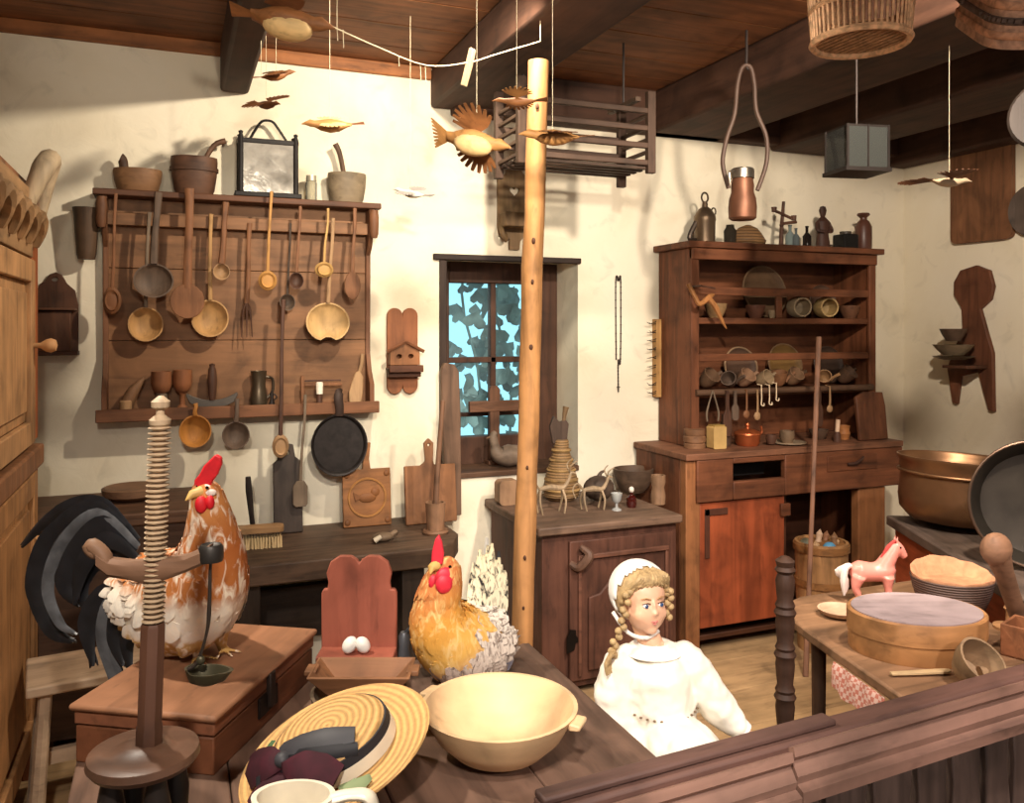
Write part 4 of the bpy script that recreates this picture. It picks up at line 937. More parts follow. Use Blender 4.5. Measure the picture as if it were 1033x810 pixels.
MB().stube([(.062, 0, .045), (.085, 0, .06), (.08, 0, .09)], .006, 8).build('handle', COP, t)
t = thing('pewter_plate', 'pale plate with small dark bowls at the middle of the counter', 'plate', (onc(790, yc), yc-.04, DC+.001), 0, GC)
MB().lathe([(0, 0), (.05, 0), (.085, .008), (.085, .012), (.05, .006), (0, .006)], I4, 26).build('dish', plain('#a59178', .4, .3), t)
for px, r, h, lab, mat in ((778, .026, .045, 'small dark round bowl on the pale plate', DK), (794, .036, .06, 'grey brown cup on the pale plate', wood('#78624c', 'x', .25))):
    p = thing('small_bowl', lab, 'bowl', (onc(px, yc-.04), yc-.04, DC+.007), 0, GC); MB().shell([(r*.7, 0), (r, h*.5), (r*.95, h)], .005, I4, 16).build('bowl_body', mat, p)
bowl(826, .05, .05, 'flat dark bowl behind the leaning stick on the counter', wood('#5d4738', 'x', .25), DC, yc+.05, GC)
t = thing('terracotta_cup', 'small orange turned cup near the right end of the counter', 'cup', (onc(851, yc), yc, DC+.001), 0, GC)
MB().shell([(.026, 0), (.03, .02), (.034, .03), (.028, .045), (.032, .07)], .005, I4, 18).build('cup_body', wood('#b57745', 'x', .2), t)
t = thing('candle_stub', 'pale candle stub leaning in a dark holder on the counter', 'candle', (onc(843, yc-.05), yc-.06, DC+.001), 0, GC)
MB().lathe([(0, 0), (.02, 0), (.018, .03), (.012, .05), (0, .05)], I4, 14).build('holder', DK, t); MB().tube([(0, 0, .045), (.006, 0, .11)], .011, 10).build('wax', plain('#d8b89a', .5), t)
# leaning stick in front
a = at_y(826, 340, DY-.04); b = at_z(803, 672, 0.0); t = thing('leaning_stick', 'long thin flat stick leaning against the front of the dresser', 'stick', b)
b2 = Vector((at_y(803, 600, DY-.3).x, DY-.36, 0)); t.location = b2; v = a-b2
MB().tube([Vector((0, 0, 0)), v*.5, v], [.012, .010, .013], 8, flat=.6).build('shaft', wood('#7d5842', 'z', .3), t)
# tub in the niche
x = Xy(838, DY-.18); t = thing('wooden_tub', 'pale staved wooden tub full of odds and ends in the dresser niche', 'tub', (x-.005, DY-.125, 0))
TB = wood('#a1794f', 'z', .3)
MB().shell([(.105, 0), (.108, .02), (.120, .5)], .014, I4, 28).build('staves', TB, t)
for z in (.12, .30, .46): MB().lathe([(.106+z*.028, z), (.114+z*.028, z), (.114+z*.028, z+.03), (.106+z*.028, z+.03)], I4, 28).build('hoop', wood('#8b6138', 'x'), t)
MB().lathe([(0, .43), (.103, .43), (.103, .44), (0, .44)], I4, 20).build('inner_board', wood('#5c4432', 'x'), t)
cl = ['#a98a66', '#4f87a8', '#7a5a3f', '#c2a27a', '#8a6248', '#b59a80', '#6b6a55']
nm = ['pale wooden top', 'blue painted wooden ball', 'dark wooden peg', 'tan wooden cone', 'brown wooden spool', 'grey skittle', 'green grey wooden egg']
for i, (dx, dy) in enumerate(((-.058, -.045), (-.012, -.066), (.032, -.048), (.068, -.03), (.05, .04), (0, .03), (-.06, .035))):
    p = thing('wooden_toy', nm[i]+' among the clutter in the staved tub', 'toy', (t.location.x+dx, t.location.y+dy, .441), 0, 'odds and ends in the tub')
    h = .07+.015*(i % 3)
    if i in (1, 6): MB().ell((0, 0, .035), (.034, .03, .035)).build('toy_body', plain(cl[i], .5), p)
    else: MB().lathe([(0, 0), (.018, 0), (.024, h*.3), (.012, h*.6), (.016, h*.85), (0, h+.01)], RY_(random.uniform(-14, 14)), 12).build('toy_body', plain(cl[i], .5), p)

# ================================================================ hanging from the ceiling and on the right wall
STRING = plain('#cdbf9f', .8)
def string_to(root, p, ztop, r=.0009, mat=STRING, name='hanging_string', dx=0, dy=0):
    return MB().tube([p, (p[0]+dx, p[1]+dy, ztop-root.location.z)], r, 5).build(name, mat, root)
# copper kettle with its long bail
P = at_d(749, 222, 3.35); t = thing('copper_kettle', 'copper milk can hanging on a long iron bail before the dresser', 'kettle', P)
q = 3.35/FPX
MB().shell([(.045, 0), (.054, .008), (.056, .05), (.052, .085), (.044, .11), (.045, .14), (.04, .165)], .004, I4, 26).build('can_body', CUP, t)
MB().lathe([(.046, .165), (.046, .2), (.04, .205), (0, .205)], I4, 24).build('lid', plain('#8d8478', .3, .9, .15), t)
MB().stube([(-.05, -.01, .19), (-.07, -.01, .18), (-.066, -.01, .14)], .006, 8).build('lid_hook', plain('#8d8478', .3, .9, .15), t)
bl = [at_d(px, py, 3.35)-P for px, py in ((735, 190), (729, 165), (733, 140), (741, 115), (744, 85), (749, 68), (757, 68), (761, 85), (763, 112), (773, 138), (773, 165), (764, 192))]
MB().stube(bl, .009, 8, 5).build('bail', plain('#4a372c', .6, .1), t)
hk = at_d(753, 70, 3.35)-P
MB().stube([(hk.x+.02, hk.y, hk.z-.0), (hk.x, hk.y, hk.z+.012), (hk.x, hk.y, hk.z+.06), (hk.x, hk.y, CEIL-P.z)], .006, 6).build('hook', IRON, t)
# glass lantern hanging
P = at_d(864, 176, 3.0); q = 3.0/FPX; t = thing('hanging_lantern', 'square glass lantern with dark metal frame hanging from a beam', 'lantern', P, -12)
lw, lh = 22*q, 46*q
MB().bb(-lw*1.12, lw*1.12, -lw*1.0, lw*1.0, 0, .014).build('base_plate', plain('#2e2825', .5, .6), t)
MB().bb(-lw, lw, -lw*.9, lw*.9, lh-.008, lh).build('top_plate', plain('#2e2825', .5, .6), t)
for sx_ in (-1, 1):
    for sy in (-1, 1): MB().bb(sx_*lw-.004, sx_*lw+.004, sy*lw*.9-.004, sy*lw*.9+.004, .014, lh).build('corner_post', plain('#2e2825', .5, .6), t)
MB().bb(-.003, .003, -lw*.9-.004, -lw*.9+.002, .014, lh).build('mullion', plain('#2e2825', .5, .6), t)
for sy in (-1, 1): MB().bb(-lw, lw, sy*lw*.9-.001, sy*lw*.9+.001, .014, lh-.008).build('pane', glass('#8d918c', .13), t)
for sx_ in (-1, 1): MB().bb(sx_*lw-.001, sx_*lw+.001, -lw*.9, lw*.9, .014, lh-.008).build('pane', glass('#8d918c', .13), t)
MB().tube([(0, 0, lh), (0, 0, CEIL-P.z)], .004, 6).build('hanging_chain', IRON, t)
# baskets
def weave(h, nu, nv, var=.5):
    key = ('weave', h, nu, nv)
    if key in MATS: return MATS[key]
    m, nt, n, l, b = newmat('weave_'+h[1:]); c = hexc(h)
    f = noise(nt, mapping(nt, (1, 1, 1)), 60, 4, .5)
    l.new(ramp(nt, f, [(.3, mul(c, 1-var)), (.65, mul(c, 1.1))]), b.inputs['Base Color']); b.inputs['Roughness'].default_value = .7
    bump(nt, b, f, .5, .004); MATS[key] = m; return m
P = at_d(868, 42, 1.95); q = 1.95/FPX; t = thing('wicker_basket', 'pale peeled willow basket hanging from the ceiling', 'basket', P)
WK = weave('#e6b68a', 1, 1); rb_, rt_, hh = 46*q, 54*q, .24
for k_ in range(44):
    a = 2*math.pi*k_/44
    pass
m = MB()
for k_ in range(52):
    a = 2*math.pi*k_/52; m.tube([(rb_*math.cos(a), rb_*math.sin(a), 0), (rt_*math.cos(a), rt_*math.sin(a), hh)], .0034, 5)
m.build('side_rods', WK, t)
for z in (0, .07, .075, .15, hh): 
    r = rb_+(rt_-rb_)*z/hh; MB().tube([Vector((r*math.cos(a*.1309), r*math.sin(a*.1309), z)) for a in range(48)], .0085 if z in (0, hh) else .0042, 6, closed=True).build('hoop', WK, t)
m = MB()
for k_ in range(-6, 7):
    x = k_*rb_/6.6; y_ = math.sqrt(max(rb_**2-x*x, 0)); m.tube([(x, -y_, .006), (x, y_, .006)], .0042, 5)
    m.tube([(-y_, x, .012), (y_, x, .012)], .0035, 5) if k_ % 2 == 0 else None
m.lathe([(0, .012), (rb_*.97, .012), (rb_*.97, .015), (0, .015)], I4, 36)
m.build('bottom', weave('#b58a62', 1, 1), t)
MB().stube([(-rt_, 0, hh), (-rt_*.8, 0, hh+.06), (0, 0, CEIL-P.z-.001), (rt_*.8, 0, hh+.06), (rt_, 0, hh)], .007, 8).build('handle', WK, t)
P = at_d(1046, 34, 1.85); q = 1.85/FPX; t = thing('splint_basket', 'brown woven splint basket with a patterned band at the top right corner', 'basket', P, -20); t.rotation_euler = (R(34), 0, R(-26))
SP = weave('#b58a70', 1, 1); rw = 72*q
def sq(r, z): return [Vector((x*r, y*r*.8, z)) for x, y in [(math.copysign(abs(math.cos(a))**.35, math.cos(a)), math.copysign(abs(math.sin(a))**.35, math.sin(a))) for a in [2*math.pi*i/40+.0785 for i in range(40)]]]
m = MB(); m.rings([sq(rw*.94, 0), sq(rw, .28)]); m.build('woven_sides', SP, t, smooth=60)
for z, mt in ((.02, '#c08a68'), (.05, '#57443a'), (.08, '#c08a68'), (.16, '#7d5a48'), (.20, '#57443a')):
    m = MB(); r = rw*(.94+.06*z/.28)+.003; m.rings([sq(r, z), sq(r+.002, z+.002), sq(r+.002, z+.014), sq(r, z+.016)], cap=False); m.build('band', weave(mt, 1, 1), t, smooth=60)
m = MB()
for k_ in range(30):
    p = sq(rw*.95+.004, .06)[k_]; m.box(p, (.012, .012, .008))
m.build('diamond_pattern', weave('#57443a', 1, 1), t)
bpy.context.view_layer.update(); iv = t.matrix_basis.inverted(); hx0 = Vector((0, 0, .28)); w0 = t.matrix_basis @ hx0
MB().tube([hx0, iv @ Vector((w0.x, w0.y, CEIL))], .006, 6).build('hanging_cord', STRING, t)
# round thing at the right edge
P = at_d(1056, 116, 2.4); t = thing('wooden_disc', 'round grey wooden disc hanging at the right edge under the beams', 'disc', P, -70)
MB().lathe([(0, -.02), (.09, -.02), (.1, -.01), (.1, .01), (.09, .02), (.03, .012), (0, .012)], RX_(90), 28).build('disc', wood('#2a221d', 'z', .3), t); string_to(t, (0, 0, .1), CEIL, .003)
P = at_x(1046, 212, RX-.0); t = thing('wall_plate', 'grey round plate hanging on the right wall at the picture edge', 'plate', (RX-.03, P.y, P.z))
MB().lathe([(0, -.02), (.08, -.02), (.13, 0), (.125, .01), (.08, -.01), (0, -.01)], RY_(-90) @ T(0, 0, 0), 28).build('dish', wood('#5d5047', 'z', .3), t)
# right wall board and shaped bowl rack
def onr(px, py, o=.0): return at_x(px, py, RX-o)
a = onr(963, 247); b = onr(1025, 240); ztp = onr(963, 152).z
t = thing('wall_board', 'brown rounded cornered board hanging high on the right wall', 'board', (RX-.002, (a.y+b.y)/2, a.z))
hwid = abs(a.y-b.y)/2; H_ = ztp-a.z
MB().prism([(x, z+H_/2) for x, z in rrect(hwid*2, H_, .035)], .03, RZ_(-90)).build('board', wood('#7a5338', 'z', .3), t, bev=.004)
c = onr(984, 410, .0); sc = (onr(984, 268).z-c.z)/142
f_ = abs(onr(964, 340).y-onr(1004, 340).y)/40
t = thing('bowl_rack', 'brown wall rack with a round head and two pointed legs', 'rack', (RX-.002, c.y, c.z))
sh = [(964, 408), (968, 409), (972, 380), (990, 375), (1000, 412), (1005, 413), (1004, 355), (997, 330), (992, 312), (1002, 303), (1005, 290), (1001, 274), (988, 268), (972, 272), (965, 284), (965, 297), (973, 310), (974, 330), (966, 352), (958, 372)]
MB().prism([((px-984)*f_, (410-py)*sc) for px, py in sh], .025, RZ_(-90)).build('rack_board', wood('#6a422e', 'z', .3), t, bev=.004)
MB().bb(-.17, -.02, -.09, .06, (410-371)*sc, (410-368)*sc).build('shelf', wood('#5c3b2a', 'y', .3), t, bev=.003)
for z_, r_, h_, lab, mt in ((362.5, .105, .018, 'flat grey plate, lowest of the bowls on the wall rack', '#766a58'), (358, .10, .055, 'wide grey bowl, middle one on the wall rack', '#85745c'), (344, .068, .065, 'small dark bowl, uppermost on the wall rack', '#5d4a3c')):
    g = thing('stacked_bowl', lab, 'bowl', (RX-.136, c.y+.02, c.z+(410-z_)*sc), 0, 'bowls on the wall rack')
    MB().shell([(r_*.5, 0), (r_*.8, h_*.5), (r_, h_)], .006, I4, 24).build('bowl_body', wood(mt, 'x', .25), g)
# plate rack hanging from the beam (behind the pole)
yf, yb2 = 2.95, 3.2
def pr_(px, py, y): return at_y(px, py, y)
zt_, zb_ = Zy(575, 100, 3.08), Zy(575, 165, 3.08)
xl, xr = Xy(514, 3.08), Xy(641, 3.08)
O2 = Vector(((xl+xr)/2, 3.08, zb_)); t = thing('plate_rack', 'hanging grey wooden plate rack with turned spindles behind the pole', 'rack', O2)
hw2 = (xr-xl)/2; hh2 = zt_-zb_
RKM = wood('#4d3a2e', 'z', .35); RKX = wood('#4d3a2e', 'x', .35)
for sx_ in (-1, 1):
    for sy in (-1, 1):
        MB().bb(sx_*hw2-.018, sx_*hw2+.018, sy*.12-.014, sy*.12+.014, -.04 if sy < 0 else -.06, hh2+.03).build('corner_post', RKM, t, bev=.003)
for sy in (-1, 1):
    for z in (.0, .07, .14, .21):
        if z < hh2+.02: MB().bb(-hw2, hw2, sy*.12-.010, sy*.12+.010, z-.010, z+.012).build('rail', RKX, t, bev=.003)
for sx_ in (-1, 1):
    for z in (.0, .05, .10, .15, .2): MB().bb(sx_*hw2-.008, sx_*hw2+.008, -.12, .12, z-.006, z+.008).build('side_rail', wood('#5c483a', 'y', .35), t, bev=.002)
for k_ in range(5): MB().bb(-hw2, hw2, -.1+k_*.05-.012, -.1+k_*.05+.012, -.022, -.010).build('bottom_slat', RKX, t, bev=.002)
for sx_ in (-1, 1): MB().tube([(sx_*hw2*.8, 0, hh2+.0), (sx_*hw2*.8, 0, CEIL-O2.z)], .005, 6).build('hanging_rod', IRON, t)
for sx_ in (-1, 1): MB().bb(sx_*hw2*.8-.012, sx_*hw2*.8+.012, -.12, .12, hh2-.012, hh2+.005).build('top_bar', wood('#5c483a', 'y', .35), t)

# ---- carved birds
BW = wood('#b8854e', 'x', .25, 1.4); BWD = wood('#6e4428', 'x', .3, 1.4); BWL = wood('#e0bd84', 'x', .2, 1.4); BWM = wood('#8f5d36', 'x', .3, 1.4)
GBIRD = 'carved wooden birds hanging on strings'
def bird(px, py, t_, Lpx, yaw, pitch, roll, lab, cb_, cw, ct, span=.55, fan=.55, name='carved_bird', strings=1, wing='fan', wb=40, fat=1.0, belly=None):
    P = at_d(px, py, t_); L = mm(Lpx, t_); b_ = thing(name, lab, 'bird', P, 0, GBIRD)
    M = Matrix.Rotation(-ALPHA, 4, 'Z') @ RZ_(yaw) @ RY_(-pitch) @ RX_(roll) @ SCL(L, L, L)
    m = MB(); m.rings([[M @ Vector((x, ry*fat*math.cos(a*.4488), z+rz_*fat*math.sin(a*.4488))) for a in range(14)] for x, z, ry, rz_ in
        ((.5, .035, .004, .004), (.44, .045, .02, .018), (.36, .05, .045, .042), (.29, .035, .045, .04), (.2, .012, .075, .06), (.05, 0, .10, .08), (-.1, .0, .085, .065), (-.22, .012, .05, .03), (-.3, .02, .045, .012))])
    m.build('body', cb_, b_)
    if belly: mbl = MB(); mbl.ell((.06, 0, -.035*fat), (.24, .085*fat, .062*fat), M, 18, 12); mbl.build('belly', belly, b_)
    # tail fan of thin split slats
    m = MB()
    for k_ in range(-4, 5):
        a = k_*.085*fan/.55; m.blade([M @ Vector(p) for p in ((-.26, k_*.006, .02), (-.38, math.sin(a)*.14, .03), (-.5, math.sin(a)*.27, .04))], [.014*L, .022*L, .012*L], M.to_3x3() @ Vector((0, 0, 1)), .0012, 3)
    m.build('tail', ct, b_)
    for s in (-1, 1):
        m = MB()
        for k_ in range(9):
            a = R(-62+k_*(62+wb)/8); rr_ = span*(.62+.38*math.sin((k_+1)/9*2.2))
            m.blade([M @ Vector(p) for p in ((.08-.01*k_, s*.06, .04), (.06+math.sin(a)*rr_*.5, s*(.06+math.cos(a)*rr_*.5), .075), (.02+math.sin(a)*rr_, s*(.06+math.cos(a)*rr_), .07))], [.014*L, .036*L, .02*L], M.to_3x3() @ Vector((0, 0, 1)), .0012, 3)
        m.build('wing', cw, b_)
    # beam clearance is checked by eye: strings end at the ceiling
    string_to(b_, tuple(M @ Vector((.05, 0, .08))), CEIL)
    if strings > 1: string_to(b_, tuple(M @ Vector((-.3, 0, .03))), CEIL)
    return b_
bird(285, 22, 2.3, 104, 8, -8, -20, 'largest carved bird, reddish brown with pale belly, at the top left', BWM, BWD, BWM, .30, .6, fat=1.75, belly=BWL)
bird(277, 77, 2.9, 44, 20, 14, 20, 'small carved swallow just under the beam end', BWM, BWD, BWD, .4, fat=1.4, strings=2)
bird(268, 106, 3.15, 54, -40, -12, 25, 'dark carved swallow diving above the black lantern', BWD, BWD, BWM, .42)
bird(336, 127, 2.75, 62, 195, -4, -25, 'pale carved bird with dark underside right of the lantern', BW, BWL, BWD, .34, fat=1.4)
bird(474, 143, 2.1, 88, -20, -14, -48, 'large honey carved bird with round fan tail left of the pole', BW, BWM, BW, .40, 1.3, fat=1.6, belly=BWL)
bird(524, 103, 2.5, 56, 175, 0, 10, 'small carved bird with spread wings in front of the pole top', BWM, BW, BWM, .42)
bird(561, 139, 2.3, 76, 186, 0, -12, 'flat winged carved bird in front of the pole, below the small one', BW, BWD, BWM, .42, fat=1.4)
bird(416, 196, 3.2, 48, 155, 12, -20, 'white and grey carved bird hanging against the wall', plain('#cfcac0', .6), plain('#8f8a84', .6), plain('#77726d', .6), .34)
bird(955, 184, 2.9, 62, 15, 0, 0, 'pale bodied carved bird with long dark wings by the right wall', plain('#b8a284', .6), BWD, BWD, .75, .4, wb=-10)
# cord with clothes peg
t = thing('clothes_line', 'thin pale cord strung under the ceiling from the large bird to the pole', 'cord', at_d(332, 25, 2.3))
m = MB(); pts = [at_d(px, py, d_)-t.location for px, py, d_ in ((336, 27, 2.34), (340, 29, 2.35), (380, 47, 2.4), (430, 66, 2.5), (473, 63, 2.6), (500, 55, 2.66), (544, 42, 2.75))]
m.stube(pts, .0019, 6, 5); m.build('cord', STRING, t)
for px, py, d_ in ((340, 28, 2.35), (545, 42, 2.75)):
    p = at_d(px, py, d_)-t.location; MB().tube([p, (p.x, p.y, CEIL-t.location.z)], .0010, 5).build('tie_string', STRING, t)
for px, py, d_ in ((346, 30, 2.36), (340, 28, 2.35), (402, 56, 2.44), (424, 64, 2.49), (429, 66, 2.5)):
    p = at_d(px, py, d_)-t.location; MB().tube([p, p+Vector((.002, 0, -random.uniform(.025, .08)))], .0012, 5).build('loose_end', STRING, t)
P = at_d(473, 66, 2.6); t = thing('clothes_peg', 'long wooden clothes peg clipped on the cord', 'peg', P, -21)
M = RY_(12)
for s in (-1, 1): MB().prism([(-.008, -.065), (.004, -.065), (.007, .0), (.007, .05), (.0, .055), (-.006, .05)], .006, M @ T(s*.004, s*.003+.003, 0)).build('leg', wood('#a28a68', 'z', .2), t, bev=.001)

# ================================================================ chest and candle stand
CZ = .81; RT = 1.141
cxy = Vector((.061, 1.846, TZ)); ch2 = thing('wooden_box', 'brown wooden travelling box with iron hasp under the rooster', 'box', cxy, -32)
BXM = wood('#7a4a30', 'y', .3, .8); BXT = wood('#94674a', 'y', .25, .8)
MB().bb(-.138, .138, -.215, .215, 0, .068).build('body', BXM, ch2, bev=.003)
MB().bb(-.14, .14, -.217, .217, .071, .097).build('lid', wood('#84533a', 'y', .3, .8), ch2, bev=.003)
MB().bb(-.147, .147, -.225, .225, .097, .11).build('lid_panel', BXT, ch2, bev=.006)
m = MB(); m.bb(.137, .143, -.05, .03, .025, .066); m.build('lock_plate', plain('#2e2622', .5, .6), ch2, bev=.002)
MB().bb(.139, .151, -.018, .004, .035, .104).build('hasp', plain('#3d322c', .5, .6), ch2, bev=.003)

def sdir(): return Matrix.Rotation(-ALPHA, 4, 'Z')
P = at_d(145, 755, 1.2); t = thing('candle_stand', 'tall wooden screw candle stand with a scrolled crossarm on a black footed base', 'candle stand', (P.x, P.y, TZ), -21.8)
q = 1.2/FPX; z0 = P.z-TZ
TURN = wood('#573828', 'z', .3, .9); BLK2 = plain('#221c19', .45, 0, .3)
for k_ in range(4):
    a = R(45+90*k_); MB().lathe([(0, 0), (.020, 0), (.022, .02), (.012, .05), (.018, .09), (.020, .13), (.013, z0-.03), (.016, z0-.015), (0, z0-.012)], T(.045*math.cos(a), .045*math.sin(a), 0), 14).build('leg', BLK2, t)
MB().lathe([(0, z0-.02), (.07, z0-.02), (.076, z0-.012), (.074, z0-.002), (.06, z0+.003), (.045, z0+.0), (.03, z0+.007), (.02, z0+.01), (0, z0+.01)], I4, 40).build('disc', wood('#624636', 'x', .3, .9, .42), t)
tl = Matrix.Shear('XY', 4, (.035, 0))
zs = z0+(755-628)*q; zt2 = z0+(755-432)*q
MB().lathe([(0, z0+.008), (.019, z0+.008), (.019, z0+.03), (.0175, z0+.034), (.0175, zs-.005), (.015, zs), (0, zs)], tl, 8).build('shaft', TURN, t)
prof = []; z = zs; pitch = .0074
while z < zt2:
    prof += [(.0085, z), (.0148, z+pitch*.30), (.0160, z+pitch*.5), (.0148, z+pitch*.62), (.0085, z+pitch*.88)]; z += pitch
prof = [(0, zs)]+prof+[(.011, zt2+.002), (.0145, zt2+.006), (.015, zt2+.012), (.006, zt2+.02), (.006, zt2+.026), (.0125, zt2+.03), (.013, zt2+.038), (.004, zt2+.046), (0, zt2+.047)]
MB().lathe(prof, tl, 24).build('screw', wood('#b39a7c', 'z', .2), t, smooth=30)
za = z0+(755-566)*q
m = MB()
arm = [(-.066, za+.004), (-.05, za-.008), (-.02, za-.012), (.0, za-.014), (.03, za-.010), (.06, za-.002), (.093, za+.012)]
hh_ = [.011, .0125, .013, .0165, .015, .012, .0115]; rsn = []
for (x, z), h_ in zip(arm, hh_): rsn.append([Vector((x+.003, sy*.012, z+sz*h_)) for sy, sz in ((-1, -.6), (-.6, -1), (.6, -1), (1, -.6), (1, .6), (.6, 1), (-.6, 1), (-1, .6))])
m.rings(rsn); m.build('crossarm', wood('#7a5a44', 'x', .3, .9), t)
sp = [(-.058+.004-.0*k_, 0, 0) for k_ in range(2)]
spi = [Vector((-.066+(.016-.0011*i)*math.cos(-.3+i*.45)-.004, 0, za+.014+(.014-.0009*i)*math.sin(-1.2+i*.45))) for i in range(14)]
MB().tube(spi, [.011]*6+[.009]*8, 10).build('scroll', wood('#83624a', 'x', .3, .9), t)
MB().lathe([(0, 0), (.016, 0), (.017, .004), (.017, .020), (.014, .024), (.012, .022), (0, .02)], T(.096, 0, za+.0), 18).build('candle_cup', plain('#34302c', .5, .5), t)
# hanging betty lamp
P2 = at_d(208, 690, 1.2); lamp = thing('grease_lamp', 'small iron grease lamp hanging by a twisted hook from the candle stand arm', 'lamp', P2, -21.8)
LI = plain('#4f4a38', .45, .6, .3)
m = MB(); m.shell([(.012, 0), (.024, .006), (.030, .02)], .003, SCL(1, .75, 1), 24)
for v in m.bm.verts:
    if v.co.x > .02: v.co.x += (v.co.x-.02)*.9
    if v.co.x < -.02 and v.co.z > .01: v.co.z += .004
m.build('pan', LI, lamp)
ztop = at_d(212, 558, 1.2).z-P2.z
MB().stube([(-.026, .0, .02), (-.012, 0, .032), (.0, 0, .07), (.004, 0, .10), (.006, 0, ztop-.02), (.009, 0, ztop)], [.003, .0025, .0022, .0032, .0022, .0028], 8).build('hook', plain('#3b322b', .5, .5), lamp)
MB().ell((-.008, 0, .034), (.006, .005, .007)).build('wick_knob', LI, lamp)

# ================================================================ rooster and hen
def feather(key, vec, stops, spots=None, sc=42, thr=.55):
    if key in MATS: return MATS[key]
    m, nt, n, l, b = newmat(key); tc_ = n.new('ShaderNodeTexCoord'); d = n.new('ShaderNodeVectorMath'); d.operation = 'DOT_PRODUCT'
    l.new(tc_.outputs['Object'], d.inputs[0]); d.inputs[1].default_value = vec
    nz = noise(nt, mapping(nt, (1, 1, .5)), sc, 4, .4); ad = n.new('ShaderNodeMath'); ad.operation = 'MULTIPLY_ADD'
    l.new(nz, ad.inputs[0]); ad.inputs[1].default_value = .06; l.new(d.outputs['Value'], ad.inputs[2])
    lo, hi = stops[0][0], stops[-1][0]; mr = n.new('ShaderNodeMapRange'); mr.inputs['From Min'].default_value = lo+.03; mr.inputs['From Max'].default_value = hi+.03
    l.new(ad.outputs[0], mr.inputs['Value'])
    col = ramp(nt, mr.outputs[0], [((p-lo)/(hi-lo), hexc(c)) for p, c in stops])
    if spots:
        f = noise(nt, mapping(nt, (1, 1, .45)), sc*1.6, 4, 1.2)
        col = mixc(nt, ramp(nt, f, [(thr-.06, 0), (thr+.12, 1)]), col, hexc(spots))
    l.new(col, b.inputs['Base Color']); b.inputs['Roughness'].default_value = .75; b.inputs['Specular IOR Level'].default_value = .2
    bump(nt, b, nz, .6, .006); MATS[key] = m; return m
def plumage(P, Rr, n, ln, lo=0, hi=1, droop=.5, wd=.35):
    m = MB(); P = [Vector(p) for p in P]
    for _ in range(n):
        u = random.uniform(lo, hi)*(len(P)-1); i = min(int(u), len(P)-2); p = P[i].lerp(P[i+1], u-i); r = Rr[i]*(1-(u-i))+Rr[i+1]*(u-i)
        tg = (P[i+1]-P[i]).normalized(); a = random.uniform(0, 2*math.pi); e1 = tg.orthogonal().normalized(); e2 = tg.cross(e1)
        nrm = e1*math.cos(a)+e2*math.sin(a); d = (-tg+Vector((0, 0, -droop))); d = (d-nrm*d.dot(nrm)); 
        if d.length < .1: continue
        d.normalize(); L = ln*random.uniform(.7, 1.2)*(.35+.65*min(1, r/max(Rr))); b0 = p+nrm*(r*.97)
        m.blade([b0-d*L*.3, b0+d*L*.3+nrm*L*.14, b0+d*L*.8+nrm*L*.20], [L*wd*.5, L*wd, L*wd*.25], nrm, .0008, 2)
    for vv in m.bm.verts: vv.co.z = max(vv.co.z, .003)
    return m
def sp_r(pts, k=6):
    P = spline([p for p, r in pts], k); q_ = spline([(r, 0, 0) for p, r in pts], k); return P, [max(x.x, .001) for x in q_]
# rooster
rp_ = at_z(205, 668, CZ); rs = thing('rooster', 'stuffed rooster with black arching tail and ginger white breast standing on the box', 'rooster', (rp_.x, rp_.y, CZ+.001))
def rl_(px, py, t_): return at_d(px, py, t_*RT)-rs.location
spn = [((112, 585, 1.66), 8), ((128, 592, 1.65), 22), ((155, 600, 1.61), 40), ((186, 606, 1.55), 50), ((204, 590, 1.51), 46), ((213, 562, 1.495), 35), ((213, 534, 1.485), 25), ((211, 513, 1.475), 19), ((209, 500, 1.47), 15.5), ((209, 491, 1.47), 12), ((208, 484, 1.47), 4)]
P_, R_ = sp_r([(rl_(*a), mm(r, a[2]*RT)) for a, r in spn])
m = MB(); m.tube(P_, R_, 24)
for px, t_ in ((196, 1.53), (222, 1.56)):
    a = rl_(px, 632, t_); b = rl_(px+2, 655, t_); f0 = Vector((b.x, b.y, .012)); m.tube(spline([a, b, f0], 4), [.024, .012, .007, .006], 10)
    for an in (-45, -5, 30): m.tube([f0, f0+Vector((.045*math.cos(R(an-60)), .045*math.sin(R(an-60)), -.007))], [.006, .003], 6)
    m.tube([f0, f0+Vector((-.01, .025, -.006))], [.005, .003], 6)
RMAT = feather('rooster_feather', (0, 0, 1), [(-.005, '#b5894a'), (.055, '#c9a56a'), (.065, '#e9e2d6'), (.125, '#e6dccb'), (.16, '#b5713c'), (.25, '#a8602f'), (.34, '#c08048'), (.42, '#a65a2c')], '#efe2cd', 30, .56)
remesh(m.build('rooster_body', RMAT, rs), .0045, 3)
plumage(P_, R_, 700, .043, .12, .88).build('plumage', RMAT, rs, smooth=60)
RED = plain('#c81a24', .55, 0, .12, 60); RED2 = plain('#d02a3a', .5, 0, .12, 60)
BEAK = plain('#c8a25c', .5); EYE_ = plain('#140c08', .1)
def flatpoly(pts, t_, root, name, mat, th, bev=.002):
    m = MB(); V = [at_d(x, y, t_)-root.location for x, y in pts]; nn = Vector((-SA, -CA, 0))*th/2
    f_ = [m.v(v+nn) for v in V]; g_ = [m.v(v-nn) for v in V]; m.f(f_); m.f(g_[::-1])
    for i in range(len(V)): j = (i+1) % len(V); m.f([f_[i], g_[i], g_[j], f_[j]])
    return m.build(name, mat, root, smooth=60, bev=bev)
flatpoly([(196, 492), (197, 484), (202, 478), (206, 470), (212, 464), (218, 458), (224, 461), (224, 468), (220, 478), (214, 486), (214, 492), (205, 497)], 1.462*RT, rs, 'comb', RED, .012, .003)
